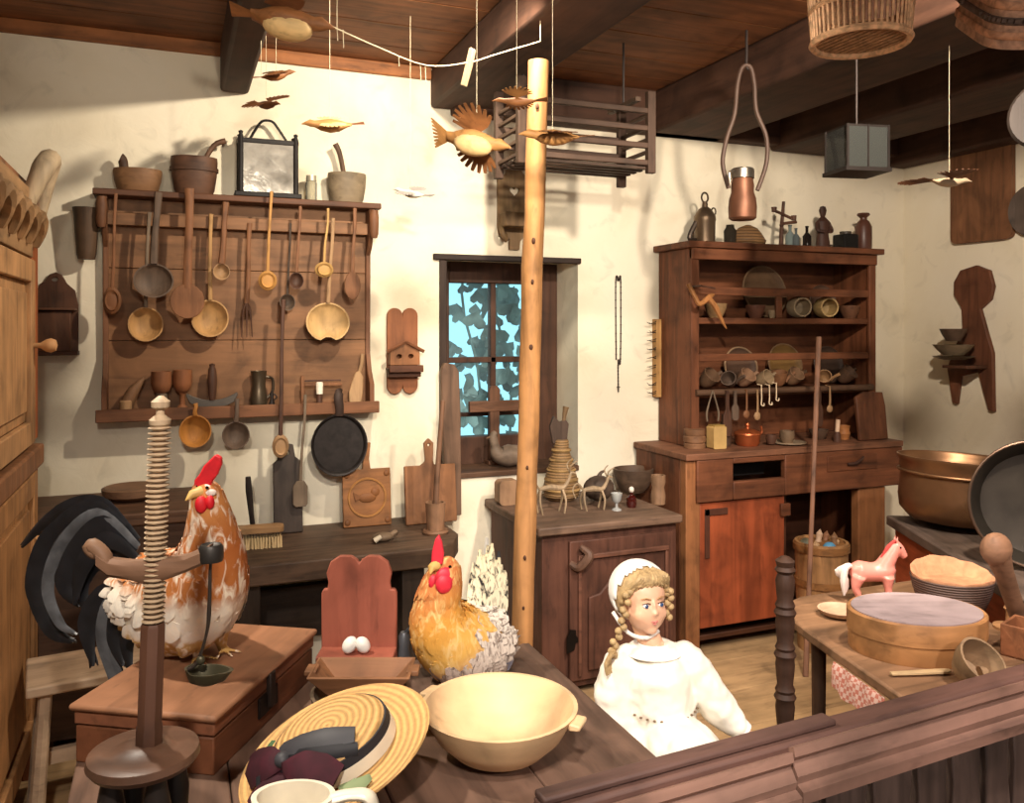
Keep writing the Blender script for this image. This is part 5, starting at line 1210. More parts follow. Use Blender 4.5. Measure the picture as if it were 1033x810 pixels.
for px, py, r in ((203, 509, 6), ):
    m = MB(); c = rl_(px, py, 1.44); m.ell(c, (mm(7, 1.45), .008, mm(10, 1.45))); m.ell(c+Vector((.016, -.004, .004)), (mm(5, 1.45), .008, mm(8, 1.45))); m.build('wattle', RED, rs)
MB().tube([rl_(203, 496, 1.452), rl_(193, 499, 1.44), rl_(187, 505, 1.432)], [mm(7, 1.45), mm(5, 1.45), .001], 10).build('beak', BEAK, rs)
m = MB(); m.ell(rl_(213, 497, 1.446), (.010, .004, .007)); m.build('cheek_patch', plain('#d8c8bc', .6), rs)
MB().ell(rl_(209, 492, 1.444), (.0035, .0035, .0035)).build('eye', EYE_, rs); MB().ell(rl_(198, 491, 1.458), (.0035, .0035, .0035)).build('eye', EYE_, rs)
TF = plain('#15161a', .35, 0, .4, 30, .2, .6); TF2 = plain('#4a4b4e', .4, 0, .4, 30, .2, .6)
tn = (-SA, -CA, .12)
tails = [([(140, 545, 1.60), (100, 508, 1.66), (60, 515, 1.70), (22, 552, 1.73)], [.006, .015, .013, .003], TF),
 ([(140, 550, 1.60), (95, 512, 1.65), (52, 540, 1.68), (34, 590, 1.68), (50, 635, 1.67), (74, 648, 1.66)], [.006, .017, .017, .016, .014, .003], TF),
 ([(140, 552, 1.59), (98, 520, 1.63), (62, 550, 1.65), (48, 592, 1.65), (60, 628, 1.64), (78, 640, 1.63)], [.006, .015, .014, .013, .010, .002], TF2),
 ([(138, 556, 1.59), (104, 530, 1.62), (76, 556, 1.63), (64, 590, 1.63), (80, 612, 1.63)], [.006, .02, .02, .016, .003], TF),
 ([(138, 562, 1.58), (108, 545, 1.60), (84, 570, 1.61), (75, 610, 1.61)], [.006, .018, .018, .003], TF),
 ([(132, 590, 1.60), (104, 600, 1.61), (88, 630, 1.61), (94, 672, 1.60)], [.012, .02, .02, .003], TF),
 ([(132, 592, 1.59), (112, 612, 1.60), (106, 645, 1.60), (118, 690, 1.59), (108, 705, 1.59)], [.012, .02, .018, .014, .003], TF2),
 ([(135, 595, 1.58), (120, 615, 1.59), (116, 645, 1.59), (124, 672, 1.58)], [.012, .018, .016, .003], TF),
 ([(140, 600, 1.57), (132, 622, 1.58), (128, 650, 1.58), (132, 678, 1.57)], [.012, .016, .014, .003], TF),
 ([(133, 575, 1.60), (105, 560, 1.62), (82, 585, 1.63), (88, 620, 1.62)], [.012, .022, .02, .003], TF)]
tails += [([(x+random.uniform(-6, 6)*(i > 0), y+random.uniform(-5, 5)*(i > 0), d_+.012*(k_+1)) for i, (x, y, d_) in enumerate(p_)], [q*.55 for q in w_], plain('#2b2a2c', .35, 0, .4, 30, .2, .6) if k_ else TF) for k_ in range(2) for p_, w_, mt in tails[:8]]
for p_, w_, mt in tails: MB().blade([rl_(*a) for a in p_], [x*1.12 for x in w_], tn, .002, 6).build('tail_feather', mt, rs, smooth=60)
MB().blade([rl_(*a) for a in ((140, 572, 1.555), (130, 585, 1.555), (124, 600, 1.56))], [.01, .022, .006], tn, .002).build('wing_feather', plain('#6d4a30', .6), rs, smooth=60)
for k_ in range(5): MB().blade([rl_(*a) for a in ((150+k_*3, 575+k_*9, 1.535), (140, 588+k_*7, 1.55), (128, 600+k_*6, 1.57))], [.006, .012, .003], tn, .002).build('wing_feather', plain('#8a5a34', .6), rs, smooth=60)
# hen
hp_ = at_z(462, 679, TZ); hn = thing('hen', 'golden breasted hen with red comb and speckled white tail sitting on the table', 'hen', (hp_.x, hp_.y, TZ+.001))
def hl_(px, py, t_): return at_d(px, py, t_)-hn.location
spn = [((506, 628, 1.97), 10), ((497, 640, 1.96), 26), ((480, 646, 1.93), 36), ((458, 645, 1.89), 40), ((443, 628, 1.86), 31), ((442, 607, 1.85), 23), ((446, 590, 1.845), 20.5), ((449, 578, 1.84), 16.5), ((450, 569, 1.84), 13), ((449, 562, 1.84), 5)]
P_, R_ = sp_r([(hl_(*a), mm(r, a[2])) for a, r in spn])
m = MB(); m.tube(P_, R_, 24); m.ell((0, 0.0, .03), (.065, .055, .03))
HMAT = feather('hen_feather', (.55, -.22, -1.0), [(-.36, '#b8663e'), (-.24, '#c07a42'), (-.17, '#cf9440'), (-.08, '#d0a050'), (-.02, '#c0967a'), (.05, '#b59488')], '#ddb878', 34, .56)
remesh(m.build('hen_body', HMAT, hn), .0045, 3)
plumage(P_, R_, 420, .034, .3, .86, .4).build('plumage', HMAT, hn, smooth=60)
WING = feather('hen_wing', (.5, 0, 1), [(-.02, '#a98e80'), (.10, '#cdbdac'), (.3, '#d8d0c0')], '#75655a', 60, .54)
plumage(P_, R_, 240, .040, .04, .37, .4, .4).build('wing_plumage', WING, hn, smooth=60)
m = MB()
for k_ in range(26):
    a = k_/25; x1 = 476+a*34; m.blade([hl_(478+a*22, 628+a*14, 1.89+.05*a), hl_(477+a*30, 600+a*10, 1.91+.03*a), hl_(x1+random.uniform(-2, 2), 574-32*math.sin(min(a*2.4, 2.2))+34*a*a+random.uniform(-6, 7), 1.93+.02*a)], [.012, .013, .003], (-SA, -CA, .1), .002, 4)
m.build('tail', feather('hen_tail', (.2, 0, 1), [(.0, '#d6cdba'), (.3, '#d8caa4')], '#2c2826', 60, .53), hn, smooth=60)
for px, py, qx, qy in ((494, 625, 491, 542), (503, 622, 503, 556), (508, 640, 509, 600)): MB().blade([hl_(px, py, 1.945), hl_((px+qx)/2-1, (py+qy)/2, 1.95), hl_(qx, qy, 1.95)], [.008, .012, .003], (-SA, -CA, .1), .002).build('tail_feather', plain('#b9b4a8' if qx < 500 else '#2a2725', .6), hn, smooth=60)
for k_ in range(4): MB().blade([hl_(505, 640+k_*4, 1.93), hl_(507+k_*2, 655+k_*3, 1.93), hl_(502+k_*3, 676, 1.93)], [.008, .012, .004], (-SA, -CA, .1), .002).build('tail_feather', plain('#8d8a92', .6), hn, smooth=60)
flatpoly([(435, 568), (436, 556), (439, 544), (443, 539), (446, 546), (448, 558), (447, 568), (441, 571)], 1.815, hn, 'comb', RED2, .014, .003)
m = MB(); m.ell(hl_(449, 583, 1.810), (mm(11, 1.8), .009, mm(11, 1.8))); m.ell(hl_(448, 589, 1.803), (mm(9, 1.8), .010, mm(10, 1.8))); m.ell(hl_(438, 587, 1.812), (mm(6, 1.8), .008, mm(8, 1.8))); m.build('wattle', RED2, hn)
MB().tube([hl_(440, 570, 1.815), hl_(435, 573, 1.80), hl_(434, 579, 1.795)], [mm(6, 1.8), mm(4, 1.8), .001], 10).build('beak', BEAK, hn)
MB().ell(hl_(454, 572, 1.815), (.004, .004, .004)).build('eye', EYE_, hn); MB().ell(hl_(437, 567, 1.825), (.004, .004, .004)).build('eye', EYE_, hn)

# ================================================================ on the table
P = at_z(507, 756, TZ+.0); b_ = thing('dough_bowl', 'large pale turned wooden bowl with two lug handles on the table', 'bowl', (.562, 1.47, TZ), -21.8)
PB = wood('#dcb98c', 'x', .16, .5, .5)
MB().shell([(.055, 0), (.085, .014), (.118, .045), (.140, .082), (.147, .096)], .008, I4, 48).build('bowl_body', PB, b_)
for a in (-22, 152):
    M = RZ_(a) @ T(.146, 0, .084); MB().prism([(-.004, -.004), (.018, -.002), (.02, .008), (-.004, .010)], .045, M @ T(0, .022, 0)).build('lug_handle', PB, b_, bev=.004)
# hat
P = at_d(340, 744, 1.45); d = ray(338, 744).normalized(); rgt = Vector((CA, -SA, 0)); upv = rgt.cross(d).normalized(); fw_ = -d
n_ = (rgt*-.36+upv*.69+fw_*.62).normalized()
ht = thing('straw_hat', 'woven straw boater hat with black and burgundy ribbons tilted on the table', 'hat', P-Vector((0, 0, .024)))
xa = (rgt*.87+upv*.5); xa = (xa-n_*xa.dot(n_)).normalized(); ya = n_.cross(xa)
M = Matrix(((xa.x, ya.x, n_.x, 0), (xa.y, ya.y, n_.y, 0), (xa.z, ya.z, n_.z, 0), (0, 0, 0, 1)))
ST = rings_mat('#dfae6c', 27, 'R', .30)
BR = .160
m = MB(); m.lathe([(.088, -.002), (.14, .0), (BR, .004), (BR+.002, .007), (BR, .010), (.14, .006), (.084, .004)], SCL(1.04, .92, 1), 60); br_ = m.build('brim', ST, ht); br_.matrix_local = M
m = MB(); m.lathe([(0, .056), (.055, .056), (.082, .052), (.092, .044), (.100, .004), (.096, .0), (.089, .040), (.08, .046), (0, .050)], SCL(1.05, .90, 1), 60); c_ = m.build('crown', ST, ht); c_.matrix_local = M
m = MB(); m.lathe([(.0965, .026), (.100, .006), (.1025, .006), (.099, .027)], SCL(1.05, .90, 1), 60); c_ = m.build('ribbon_band', plain('#ddd3bd', .7), ht); c_.matrix_local = M
m = MB(); m.lathe([(.0935, .041), (.0965, .026), (.099, .026), (.0955, .042)], SCL(1.05, .90, 1), 60); c_ = m.build('black_ribbon', plain('#26252a', .6), ht); c_.matrix_local = M
VEL = plain('#3c0c1a', .8, 0, .35, 30); GRN = plain('#4d6b45', .7); BKR = plain('#3a393d', .55, 0, .2)
def strip(name, pts, w_, nrm, mat, th=.003):
    m = MB(); m.blade(pts, w_, nrm, th, 6); c_ = m.build(name, mat, ht, smooth=60); c_.matrix_local = M; return c_
strip('ribbon_loop', [(-.080, -.008, .056), (-.05, -.030, .067), (-.005, -.047, .069), (.042, -.060, .060)], [.012, .017, .018, .014], (0, -.3, .95), BKR)
strip('ribbon_loop', [(-.08, -.024, .052), (-.04, -.058, .060), (.0, -.072, .055), (.04, -.078, .046)], [.008, .012, .012, .010], (0, -.8, .6), plain('#1f1e22', .6))
m = MB(); m.ell((-.080, -.032, .054), (.014, .014, .012)); c_ = m.build('ribbon_knot', BKR, ht); c_.matrix_local = M
for pts, w_ in (([(-.08, -.035, .050), (-.102, -.022, .052), (-.128, .0, .038), (-.142, .012, .024)], [.010, .026, .030, .026]), ([(-.078, -.042, .050), (-.056, -.070, .056), (-.03, -.092, .046), (-.008, -.110, .030)], [.010, .026, .032, .028]),
  ([(-.08, -.045, .034), (-.10, -.055, .030), (-.128, -.064, .018), (-.142, -.068, .014)], [.012, .024, .028, .022]), ([(-.07, -.055, .034), (-.072, -.085, .028), (-.075, -.112, .016), (-.07, -.128, .014)], [.014, .024, .028, .020])):
    strip('velvet_bow', pts, w_, (-.1, -.5, .85), VEL, .006)
strip('green_leaf', [(-.094, .035, .045), (-.106, .012, .048), (-.106, -.012, .044)], [.006, .014, .004], (-.6, -.4, .7), GRN)
strip('green_leaf', [(-.005, -.112, .018), (.02, -.120, .016), (.045, -.112, .014)], [.006, .014, .006], (0, -.3, .9), plain('#86946a', .7))
strip('black_ribbon_tail', [(-.115, .02, .04), (-.125, -.02, .035), (-.13, -.055, .018)], [.008, .011, .008], (-.9, 0, .5), plain('#24262a', .6))
# white mug
P = at_d(296, 802, 1.21); mg = thing('ladle_cup', 'cream glazed oval cup with a long looped handle at the front edge of the table', 'cup', (P.x, P.y, TZ), -21.8)
CRM = plain('#e6dcc6', .3, 0, .08, 20, .05, .5); hz = P.z-TZ
MB().shell([(.036, 0), (.046, hz*.2), (.057, hz*.8), (.060, hz)], .008, SCL(1.0, .72, 1), 36).build('cup_body', CRM, mg)
MB().stube([(.055, 0, hz-.006), (.08, .004, hz-.002), (.105, .005, hz-.004), (.112, .004, hz-.02), (.112, .004, hz-.05)], [.009, .008, .009, .011, .008], 10, flat=1.4, up=(0, 1, 0)).build('handle', CRM, mg)
# little chair with eggs, trough and bowl
P = at_z(352, 690, TZ); kc = thing('red_chair', 'little red brown wooden chair with a heart notched scalloped back behind the trough', 'chair', (P.x+.02, 1.885, TZ), -21.8)
q = 1.9/FPX; RB = wood('#a05a46', 'z', .2, .8)
def cz(py, t_=1.92): return EYE+(HY-py)*t_/FPX-TZ
bk_ = [(-38, 662), (-38, 596), (-36, 592), (-32, 592), (-31, 585), (-33, 576), (-29, 565), (-20, 559), (-9, 559), (-2, 563), (0, 566), (2, 563), (9, 559), (20, 559), (29, 565), (33, 576), (31, 585), (32, 592), (36, 592), (38, 596), (38, 662)]
MB().prism([(x*q, cz(y)) for x, y in bk_], .016, T(0, .025, 0)).build('backrest', RB, kc, bev=.003)
sz_ = cz(658, 1.87)
MB().bb(-38*q, 38*q, -.05, .02, sz_-.014, sz_).build('seat', RB, kc, bev=.003)
for sx_ in (-1, 1):
    for y_ in (-.04, .012): MB().bb(sx_*34*q-.007, sx_*34*q+.007, y_-.006, y_+.006, 0, sz_-.014).build('leg', RB, kc)
for dx, lab in ((-6, 'white egg on the red chair seat, left of the two'), (7, 'white egg on the red chair seat, right of the two')):
    w_ = kc.matrix_basis @ Vector((dx*q, -.030, sz_+.0195)); solo('egg', MB().ell((0, 0, 0), (.0155, .0145, .0195), RY_(35 if dx < 0 else -30) @ I4), plain('#e9e4da', .4, 0, .04, 20, .03), lab, 'egg', w_, group='eggs on the red chair')
P = at_z(362, 722, TZ); gb = thing('grey_bowl', 'grey brown wooden bowl beneath the dough trough', 'bowl', (P.x+.01, P.y+.1, TZ))
gbp = at_d(364, 690, 1.70); gb.location = (gbp.x, gbp.y, TZ)
MB().shell([(.05, 0), (.085, .02), (.098, .06), (.10, .068)], .007, I4, 30).build('bowl_body', wood('#7d6a55', 'x', .25), gb)
P = at_d(366, 676, 1.70); tg = thing('dough_trough', 'brown sloping sided wooden trough lying across the grey bowl', 'trough', (P.x, P.y, TZ+.0695), -21.8)
TRM = wood('#8a5f40', 'x', .3)
hx_, hy_, hb = .102, .055, .03
m = MB()
o_ = [[(-hx_, -hy_, hb+.014), (hx_, -hy_, hb+.014), (hx_, hy_, hb+.014), (-hx_, hy_, hb+.014)], [(-hx_*.62, -hy_*.6, 0), (hx_*.62, -hy_*.6, 0), (hx_*.62, hy_*.6, 0), (-hx_*.62, hy_*.6, 0)]]
i_ = [[(x*.93, y*.88, z) for x, y, z in o_[0]], [(x*.9, y*.85, .007) for x, y, z in o_[1]]]
m.rings([[Vector(p) for p in o_[1]], [Vector(p) for p in o_[0]], [Vector(p) for p in i_[0]], [Vector(p) for p in i_[1]]])
m.build('trough_body', TRM, tg, smooth=20, bev=.002)
for s in (-1, 1): MB().bb(s*hx_-.012, s*hx_+.012, -.02, .02, hb+.004, hb+.014).build('handle', TRM, tg, bev=.002)
# small grey tool behind the trough right
P = at_z(398, 686, TZ); gt_ = thing('iron_weight', 'small grey iron weight between the red chair and the hen', 'weight', (P.x+.03, P.y+.03, TZ))
MB().lathe([(0, 0), (.018, 0), (.02, .02), (.012, .06), (.014, .085), (.008, .095), (0, .095)], I4, 16).build('weight_body', plain('#6d7075', .5, .5), gt_)
MB().stube([(.0, 0, .09), (.018, 0, .10), (.03, 0, .075)], .005, 8).build('handle', plain('#3c3d40', .5, .5), gt_)

# stool behind the rooster
P = Vector((-.24, 2.86, 0)); sl = thing('stool', 'pale plank stool on the floor behind the rooster tail', 'stool', P, 8)
SLM = wood('#b39a80', 'x', .25)
MB().bb(-.17, .17, -.13, .13, .45, .48).build('seat', SLM, sl, bev=.006)
for sx_ in (-1, 1):
    for sy in (-1, 1): MB().tube([(sx_*.12, sy*.09, .45), (sx_*.15, sy*.11, 0)], [.018, .022], 8).build('leg', SLM, sl)
MB().bb(-.13, .13, -.012, .012, .2, .24).build('stretcher', SLM, sl)

# ================================================================ doll beside the table
SKIN = plain('#e2b08e', .4, 0, .06, 20, .05, .4)
P = at_d(655, 770, 1.92); q = 1.92/FPX
bn = thing('doll_bench', 'low brown plank bench with a side board between the table and the barrier', 'bench', (1.03, 1.70, 0))
BNM = wood('#8a6244', 'y', .3)
MB().bb(-.168, .19, -.125, .36, P.z-.13, P.z-.0995).build('seat', BNM, bn, bev=.004)
MB().bb(-.184, -.168, -.32, .36, P.z-.08, .665).build('side_board', BNM, bn, bev=.004)
for y_ in (-.10, .3): MB().bb(-.15, .17, y_, y_+.03, 0, P.z-.13).build('leg', wood('#6a4a34', 'z'), bn, bev=.003)
dl = thing('doll', 'seated girl doll in a white dress and bonnet with blond braids beside the table', 'doll', P, -21.8)
def L_(px, py, y=0): return Vector(((px-655)*q, y, (770-py)*q))
yaw = R(20); fd = Vector((math.sin(yaw), -math.cos(yaw), -.05)).normalized(); ltr = Vector((math.cos(yaw), math.sin(yaw), 0)); HC = L_(649, 605)
def hp(f_, s, u): return HC+fd*f_+ltr*s+Vector((0, 0, u))
FM = Matrix(((ltr.x, fd.x, 0, HC.x), (ltr.y, fd.y, 0, HC.y), (0, 0, 1, HC.z), (0, 0, 0, 1)))
m = MB()
m.ell((0, -.012, .012), (.053, .060, .056), FM, 24, 16); m.ell((0, .012, -.02), (.0445, .043, .048), FM, 24, 16)
for s in (-1, 1): m.ell((s*.022, .030, -.022), (.019, .018, .019), FM); m.ell((s*.05, -.01, -.008), (.006, .012, .016), FM)
m.ell((0, .052, -.014), (.008, .010, .008), FM); m.ell((0, .048, -.002), (.0055, .008, .016), FM); m.ell((0, .034, -.055), (.016, .015, .012), FM); m.ell((0, .044, -.036), (.013, .010, .008), FM)
m.tube([hp(-.008, 0, -.05), L_(657, 650)], [.026, .028], 14)
m.tube([L_(657, 650), L_(660, 665), L_(664, 700), L_(666, 735), L_(667, 765)], [.03, .05, .055, .055, .062], 16)
def limb(pts, rad): m.tube(spline(pts, 4), rad, 10)
def hand(w_, d_, n2, side):
    d_ = d_.normalized(); n2 = (n2-d_*n2.dot(d_)).normalized(); s_ = d_.cross(n2)*side
    m.ell((0, 0, 0), (.017, .008, .020), Matrix(((s_.x, n2.x, d_.x, 0), (s_.y, n2.y, d_.y, 0), (s_.z, n2.z, d_.z, 0), (0, 0, 0, 1))).__matmul__(I4) if False else (T(*(w_+d_*.014)) @ Matrix(((s_.x, n2.x, d_.x, 0), (s_.y, n2.y, d_.y, 0), (s_.z, n2.z, d_.z, 0), (0, 0, 0, 1)))))
    for k_, (o_, ln_) in enumerate(((-.0125, .026), (-.0042, .031), (.0042, .029), (.0125, .022))):
        b0 = w_+d_*.028+s_*o_; m.tube(spline([b0, b0+d_*ln_*.5+n2*.002+s_*o_*.15, b0+d_*ln_*.85-n2*.007+s_*o_*.2], 3), [.0042, .004, .0034], 8)
    b0 = w_+d_*.006-s_*.015; m.tube(spline([b0, b0-s_*.010+d_*.012, b0-s_*.010+d_*.026], 3), [.005, .0046, .0036], 8)
armL = [L_(632, 664), L_(622, 704, -.01), L_(634, 742, -.03), L_(664, 770, -.06)]
armR = [L_(690, 662), L_(710, 694, -.005), L_(729, 716, -.02), L_(757, 741, -.039)]
limb(armL, [.024, .02, .018, .014]); limb(armR, [.024, .02, .018, .013])
hand(armL[-1], armL[-1]-armL[-2], Vector((0, 0, 1)), 1); hand(armR[-1], armR[-1]-armR[-2], Vector((0, 0, 1)), -1)
for s in (-1, 1):
    hx = .012+s*.042; lg = [Vector((hx+.02, 0, .04)), Vector((hx+.05, -.10, .045)), Vector((hx+.08, -.19, .035)), Vector((hx+.085, -.205, -.06)), Vector((hx+.085, -.195, -.20))]
    limb(lg, [.042, .038, .033, .03, .02]); m.tube([lg[-1], lg[-1]+Vector((.008, -.03, -.022)), lg[-1]+Vector((.016, -.07, -.03))], [.02, .021, .014], 10)
bd = remesh(m.build('doll_body', SKIN, dl), .0034, 4)
for s in (-1, 1):
    e = MB(); e.ell((s*.0185, .0455, .002), (.0074, .006, .0045), FM, 14, 10); eo = e.build('eye', plain('#eef0f2', .15), dl)
    e = MB(); e.ell((s*.0188, .0505, .002), (.0043, .0018, .0046), FM, 12, 8); e.build('iris', plain('#33476b', .15), eo)
    e = MB(); e.tube([FM @ Vector((s*x, y_, z)) for x, y_, z in ((.009, .0505, .007), (.018, .0525, .0092), (.028, .046, .0065))], [.0012, .0016, .001], 6); e.build('eyelash', plain('#4a3424', .6), eo)
    e = MB(); e.tube([FM @ Vector((s*x, y_, z)) for x, y_, z in ((.008, .05, .016), (.018, .0495, .0195), (.029, .043, .0165))], [.0012, .0016, .0009], 6); e.build('eyebrow', plain('#a3794c', .7), dl)
e = MB(); e.tube([FM @ Vector(p) for p in ((-.012, .048, -.0345), (-.005, .0535, -.0325), (0, .0535, -.0335), (.005, .0535, -.0325), (.012, .048, -.0345))], [.0008, .0022, .0018, .0022, .0008], 8)
e.tube([FM @ Vector(p) for p in ((-.008, .050, -.037), (0, .0535, -.0385), (.008, .050, -.037))], [.0008, .0024, .0008], 8); e.build('mouth', plain('#c5766c', .4), dl)
HAIR = plain('#ad9064', .6, 0, .3, 90, .2)
def cap_shell(name, mat, r, c, keep, th, vox=None):
    m = MB(); m.ell(c, r, FM, 40, 26); inv = FM.inverted()
    dead = [f_ for f_ in m.bm.faces if not keep(inv @ f_.calc_center_median())]
    bmesh.ops.delete(m.bm, geom=dead, context='FACES'); o_ = m.build(name, mat, dl, smooth=80); s_ = o_.modifiers.new('solid', 'SOLIDIFY'); s_.thickness = th; s_.offset = 0
    return o_
cap_shell('hair', HAIR, (.0585, .066, .062), (0, -.012, .012), lambda p: p.y < .012+(p.z-.01)*.75 and p.z > -.05 or p.z > .052, .008)
fr = MB()
for k_ in range(11):
    u = -1+k_/5; fr.stube([FM @ Vector(p) for p in ((u*.010+.006, .010, .071), (u*.034+.004, .036, .060), (u*.050, .037-.016*abs(u), .042-.008*abs(u)), (u*.056, .018, .016))], [.005, .007, .005, .002], 8, 4)
fr.build('fringe', HAIR, dl)
for s, n_b, pts in ((-1, 13, [(-.05, .022, .03), (-.058, .02, -.01), (-.062, .014, -.05), (-.075, .005, -.085), (-.078, .0, -.115)]), (1, 7, [(.054, .02, .02), (.060, .012, -.01), (.06, .005, -.045)])):
    m = MB(); Q = spline([FM @ Vector(p) for p in pts], 8)
    for k_ in range(n_b):
        p = Q[int(k_*(len(Q)-1)/(n_b-1))]; m.ell(p+Vector(((-1)**k_*.004, 0, 0)), (.0085, .0085, .008))
    m.build('braid', HAIR, dl)
m = MB()
for k_ in range(7): m.stube([FM @ Vector((-.072-.003*k_, .0+.004*k_, -.10)), FM @ Vector((-.08-.004*k_, .005*k_-.01, -.125)), FM @ Vector((-.068-.006*k_, .004*k_, -.15))], [.006, .005, .0015], 6)
m.build('hair_lock', HAIR, dl)
WH = plain('#ece7dc', .75, 0, .05, 25, .15, .2); COT = plain('#e8e0cf', .8, 0, .06, 16, 1.0, .2)
cap_shell('bonnet', WH, (.066, .078, .070), (0, -.020, .014), lambda p: p.y < -.012+(p.z-.014)*.35 and p.z > -.055, .004)
m = MB(); m.stube([FM @ Vector(p) for p in ((-.062, -.03, -.03), (-.045, .01, -.065), (-.01, .03, -.075), (.03, .015, -.07))], .0045, 8); m.build('bonnet_tie', WH, dl)
# dress
m = MB()
m.tube(spline([L_(658, 653), L_(660, 659), L_(662, 676), L_(664, 706), L_(666, 735), L_(666, 768), Vector((.02, -.02, .0))], 4), [.040, .056, .080, .086, .080, .092, .098], 20)
m.ell(L_(632, 668), (.042, .04, .04)); m.ell(L_(690, 665), (.042, .04, .04))
m.tube(spline([L_(630, 666), L_(620, 700, -.01), L_(632, 738, -.03), L_(660, 766, -.056)], 5), [.042, .05, .046, .030], 16)
m.tube(spline([L_(692, 664), L_(711, 694, -.005), L_(729, 716, -.02), L_(745, 731, -.033)], 5), [.042, .045, .038, .021], 16)
m.tube(spline([Vector((.03, .0, .045)), Vector((.06, -.11, .05)), Vector((.09, -.20, .03)), Vector((.10, -.235, -.06)), Vector((.10, -.24, -.15))], 4), [.09, .092, .09, .098, .11], 18)
for k_ in range(10):
    a = R(-160+k_*15); m.tube(spline([L_(665, 722)+Vector((.078*math.cos(a), .078*math.sin(a), 0)), L_(666, 745)+Vector((.092*math.cos(a), .092*math.sin(a), 0)), L_(666, 772)+Vector((.10*math.cos(a), .10*math.sin(a), 0))], 3), [.004, .009, .011], 6)
dro = remesh(m.build('dress', COT, dl), .0048, 5)
ctx = bpy.data.textures.new('cloth_folds', 'CLOUDS'); ctx.noise_scale = .035; ctx.noise_depth = 1
dp_ = dro.modifiers.new('folds', 'DISPLACE'); dp_.texture = ctx; dp_.strength = .011; dp_.mid_level = .5
m = MB()
for s in (-1, 1):
    m.rings([[L_(659, 645)+Vector((s*(r*math.sin(a)), -r*.9*math.cos(a), z)) for a in [R(-8+i*13) for i in range(13)]] for r, z in ((.036, -.004), (.052, -.012), (.068, -.026), (.066, -.029), (.051, -.016), (.034, -.009))], cap=False)
m.build('collar', WH, dl, smooth=70)
for ctr, ax in ((L_(744, 730, -.033), armR[-1]-armR[-2]), (L_(657, 764, -.055), armL[-1]-armL[-2])):
    ax = ax.normalized(); m = MB(); m.tube([ctr-ax*.008, ctr+ax*.008], [.026, .024], 18); m.build('cuff', WH, dl)
m = MB()
for k_ in range(16):
    a = R(-165+k_*10); m.ell(L_(664, 700)+Vector((.089*math.cos(a), .089*math.sin(a)-.001, -.01-.012*math.sin(-a))), (.0035, .0025, .0025))
m.build('eyelet_trim', plain('#6f5a44', .7), dl)

# ================================================================ on the right hand table
def on_t(px, py): return at_z(px, py, SZ)
# pink horse
hq = 2.71/FPX; P = on_t(880, 607); hr = thing('toy_horse', 'pink carved toy horse with white tail standing behind the oval box', 'toy horse', (P.x, P.y, SZ), -24)
def H_(px, py, y=0): return Vector(((px-880)*hq, y, (607-py)*hq))
PK = plain('#e08f80', .35, 0, .10, 20, .05, .5); m = MB()
m.tube(spline([H_(858, 575), H_(866, 576), H_(880, 577), H_(892, 575), H_(899, 570)], 5), [.016, .034, .030, .034, .02], 18)
m.tube(spline([H_(891, 572), H_(898, 560), H_(904, 550)], 4), [.030, .023, .016], 14); m.tube(spline([H_(902, 549), H_(907, 554), H_(912, 562)], 4), [.017, .016, .011], 12)
for px, y_ in ((864, -.022), (868, .022), (893, -.022), (897, .022)):
    b = px < 880
    m.tube(spline([H_(px, 580, y_), H_(px+(-3 if b else 0), 591, y_), H_(px+(0 if b else 1), 599, y_), H_(px+(1 if b else 0), 607, y_)], 4), [.023, .013, .010, .012] if b else [.021, .012, .010, .012], 10)
for y_ in (-.008, .008): m.tube([H_(903, 546, y_), H_(904, 539, y_*1.3)], [.006, .001], 6)
remesh(m.build('horse_body', PK, hr), .004, 3)
m = MB()
for k_ in range(7): m.stube([H_(858, 571, -.0), H_(852-k_*.8, 572+k_, (k_-3)*.004), H_(850+k_*.7, 585, (k_-3)*.004), H_(851+k_, 600-k_, (k_-3)*.003)], [.008, .011, .011, .003], 8, 4)
m.build('tail', plain('#e6d9cf', .7), hr)
m = MB(); m.stube([H_(903, 545), H_(896, 552), H_(890, 563), H_(885, 569)], [.006, .011, .011, .005], 8, flat=.7); m.build('mane', plain('#b5433f', .6), hr)
for y_ in (-.0165, .0165): MB().ell(H_(906, 551, y_*.95), (.0035, .003, .0035)).build('eye', EYE_, hr)
MB().prism(rrect(.20, .10, .02), .012, T(0, 0, .006) @ RX_(-90) @ T(0, .006, 0)).build('stand_board', wood('#c0866a', 'x', .2), hr) if False else None
# oval box
P = on_t(924, 654); bx_ = thing('oval_box', 'round bentwood pantry box with a grey lid on the small table', 'box', P, -21.8)
S_ = SCL(1.0, .80, 1); BW2 = wood('#b07e4e', 'x', .25, .8)
MB().lathe([(0, 0), (.176, 0), (.178, .004), (.178, .052), (.17, .054), (0, .054)], S_, 56).build('box_body', BW2, bx_)
MB().lathe([(0, .052), (.182, .052), (.182, .105), (.178, .109), (.17, .108), (0, .106)], S_, 56).build('lid', BW2, bx_)
MB().lathe([(0, .105), (.170, .106), (.170, .111), (0, .111)], S_, 56).build('lid_panel', wood('#a59494', 'x', .15, .6), bx_)
MB().bb(-.14, -.10, -.127, -.119, .058, .10, I4).build('lapped_seam', BW2, bx_) if False else None
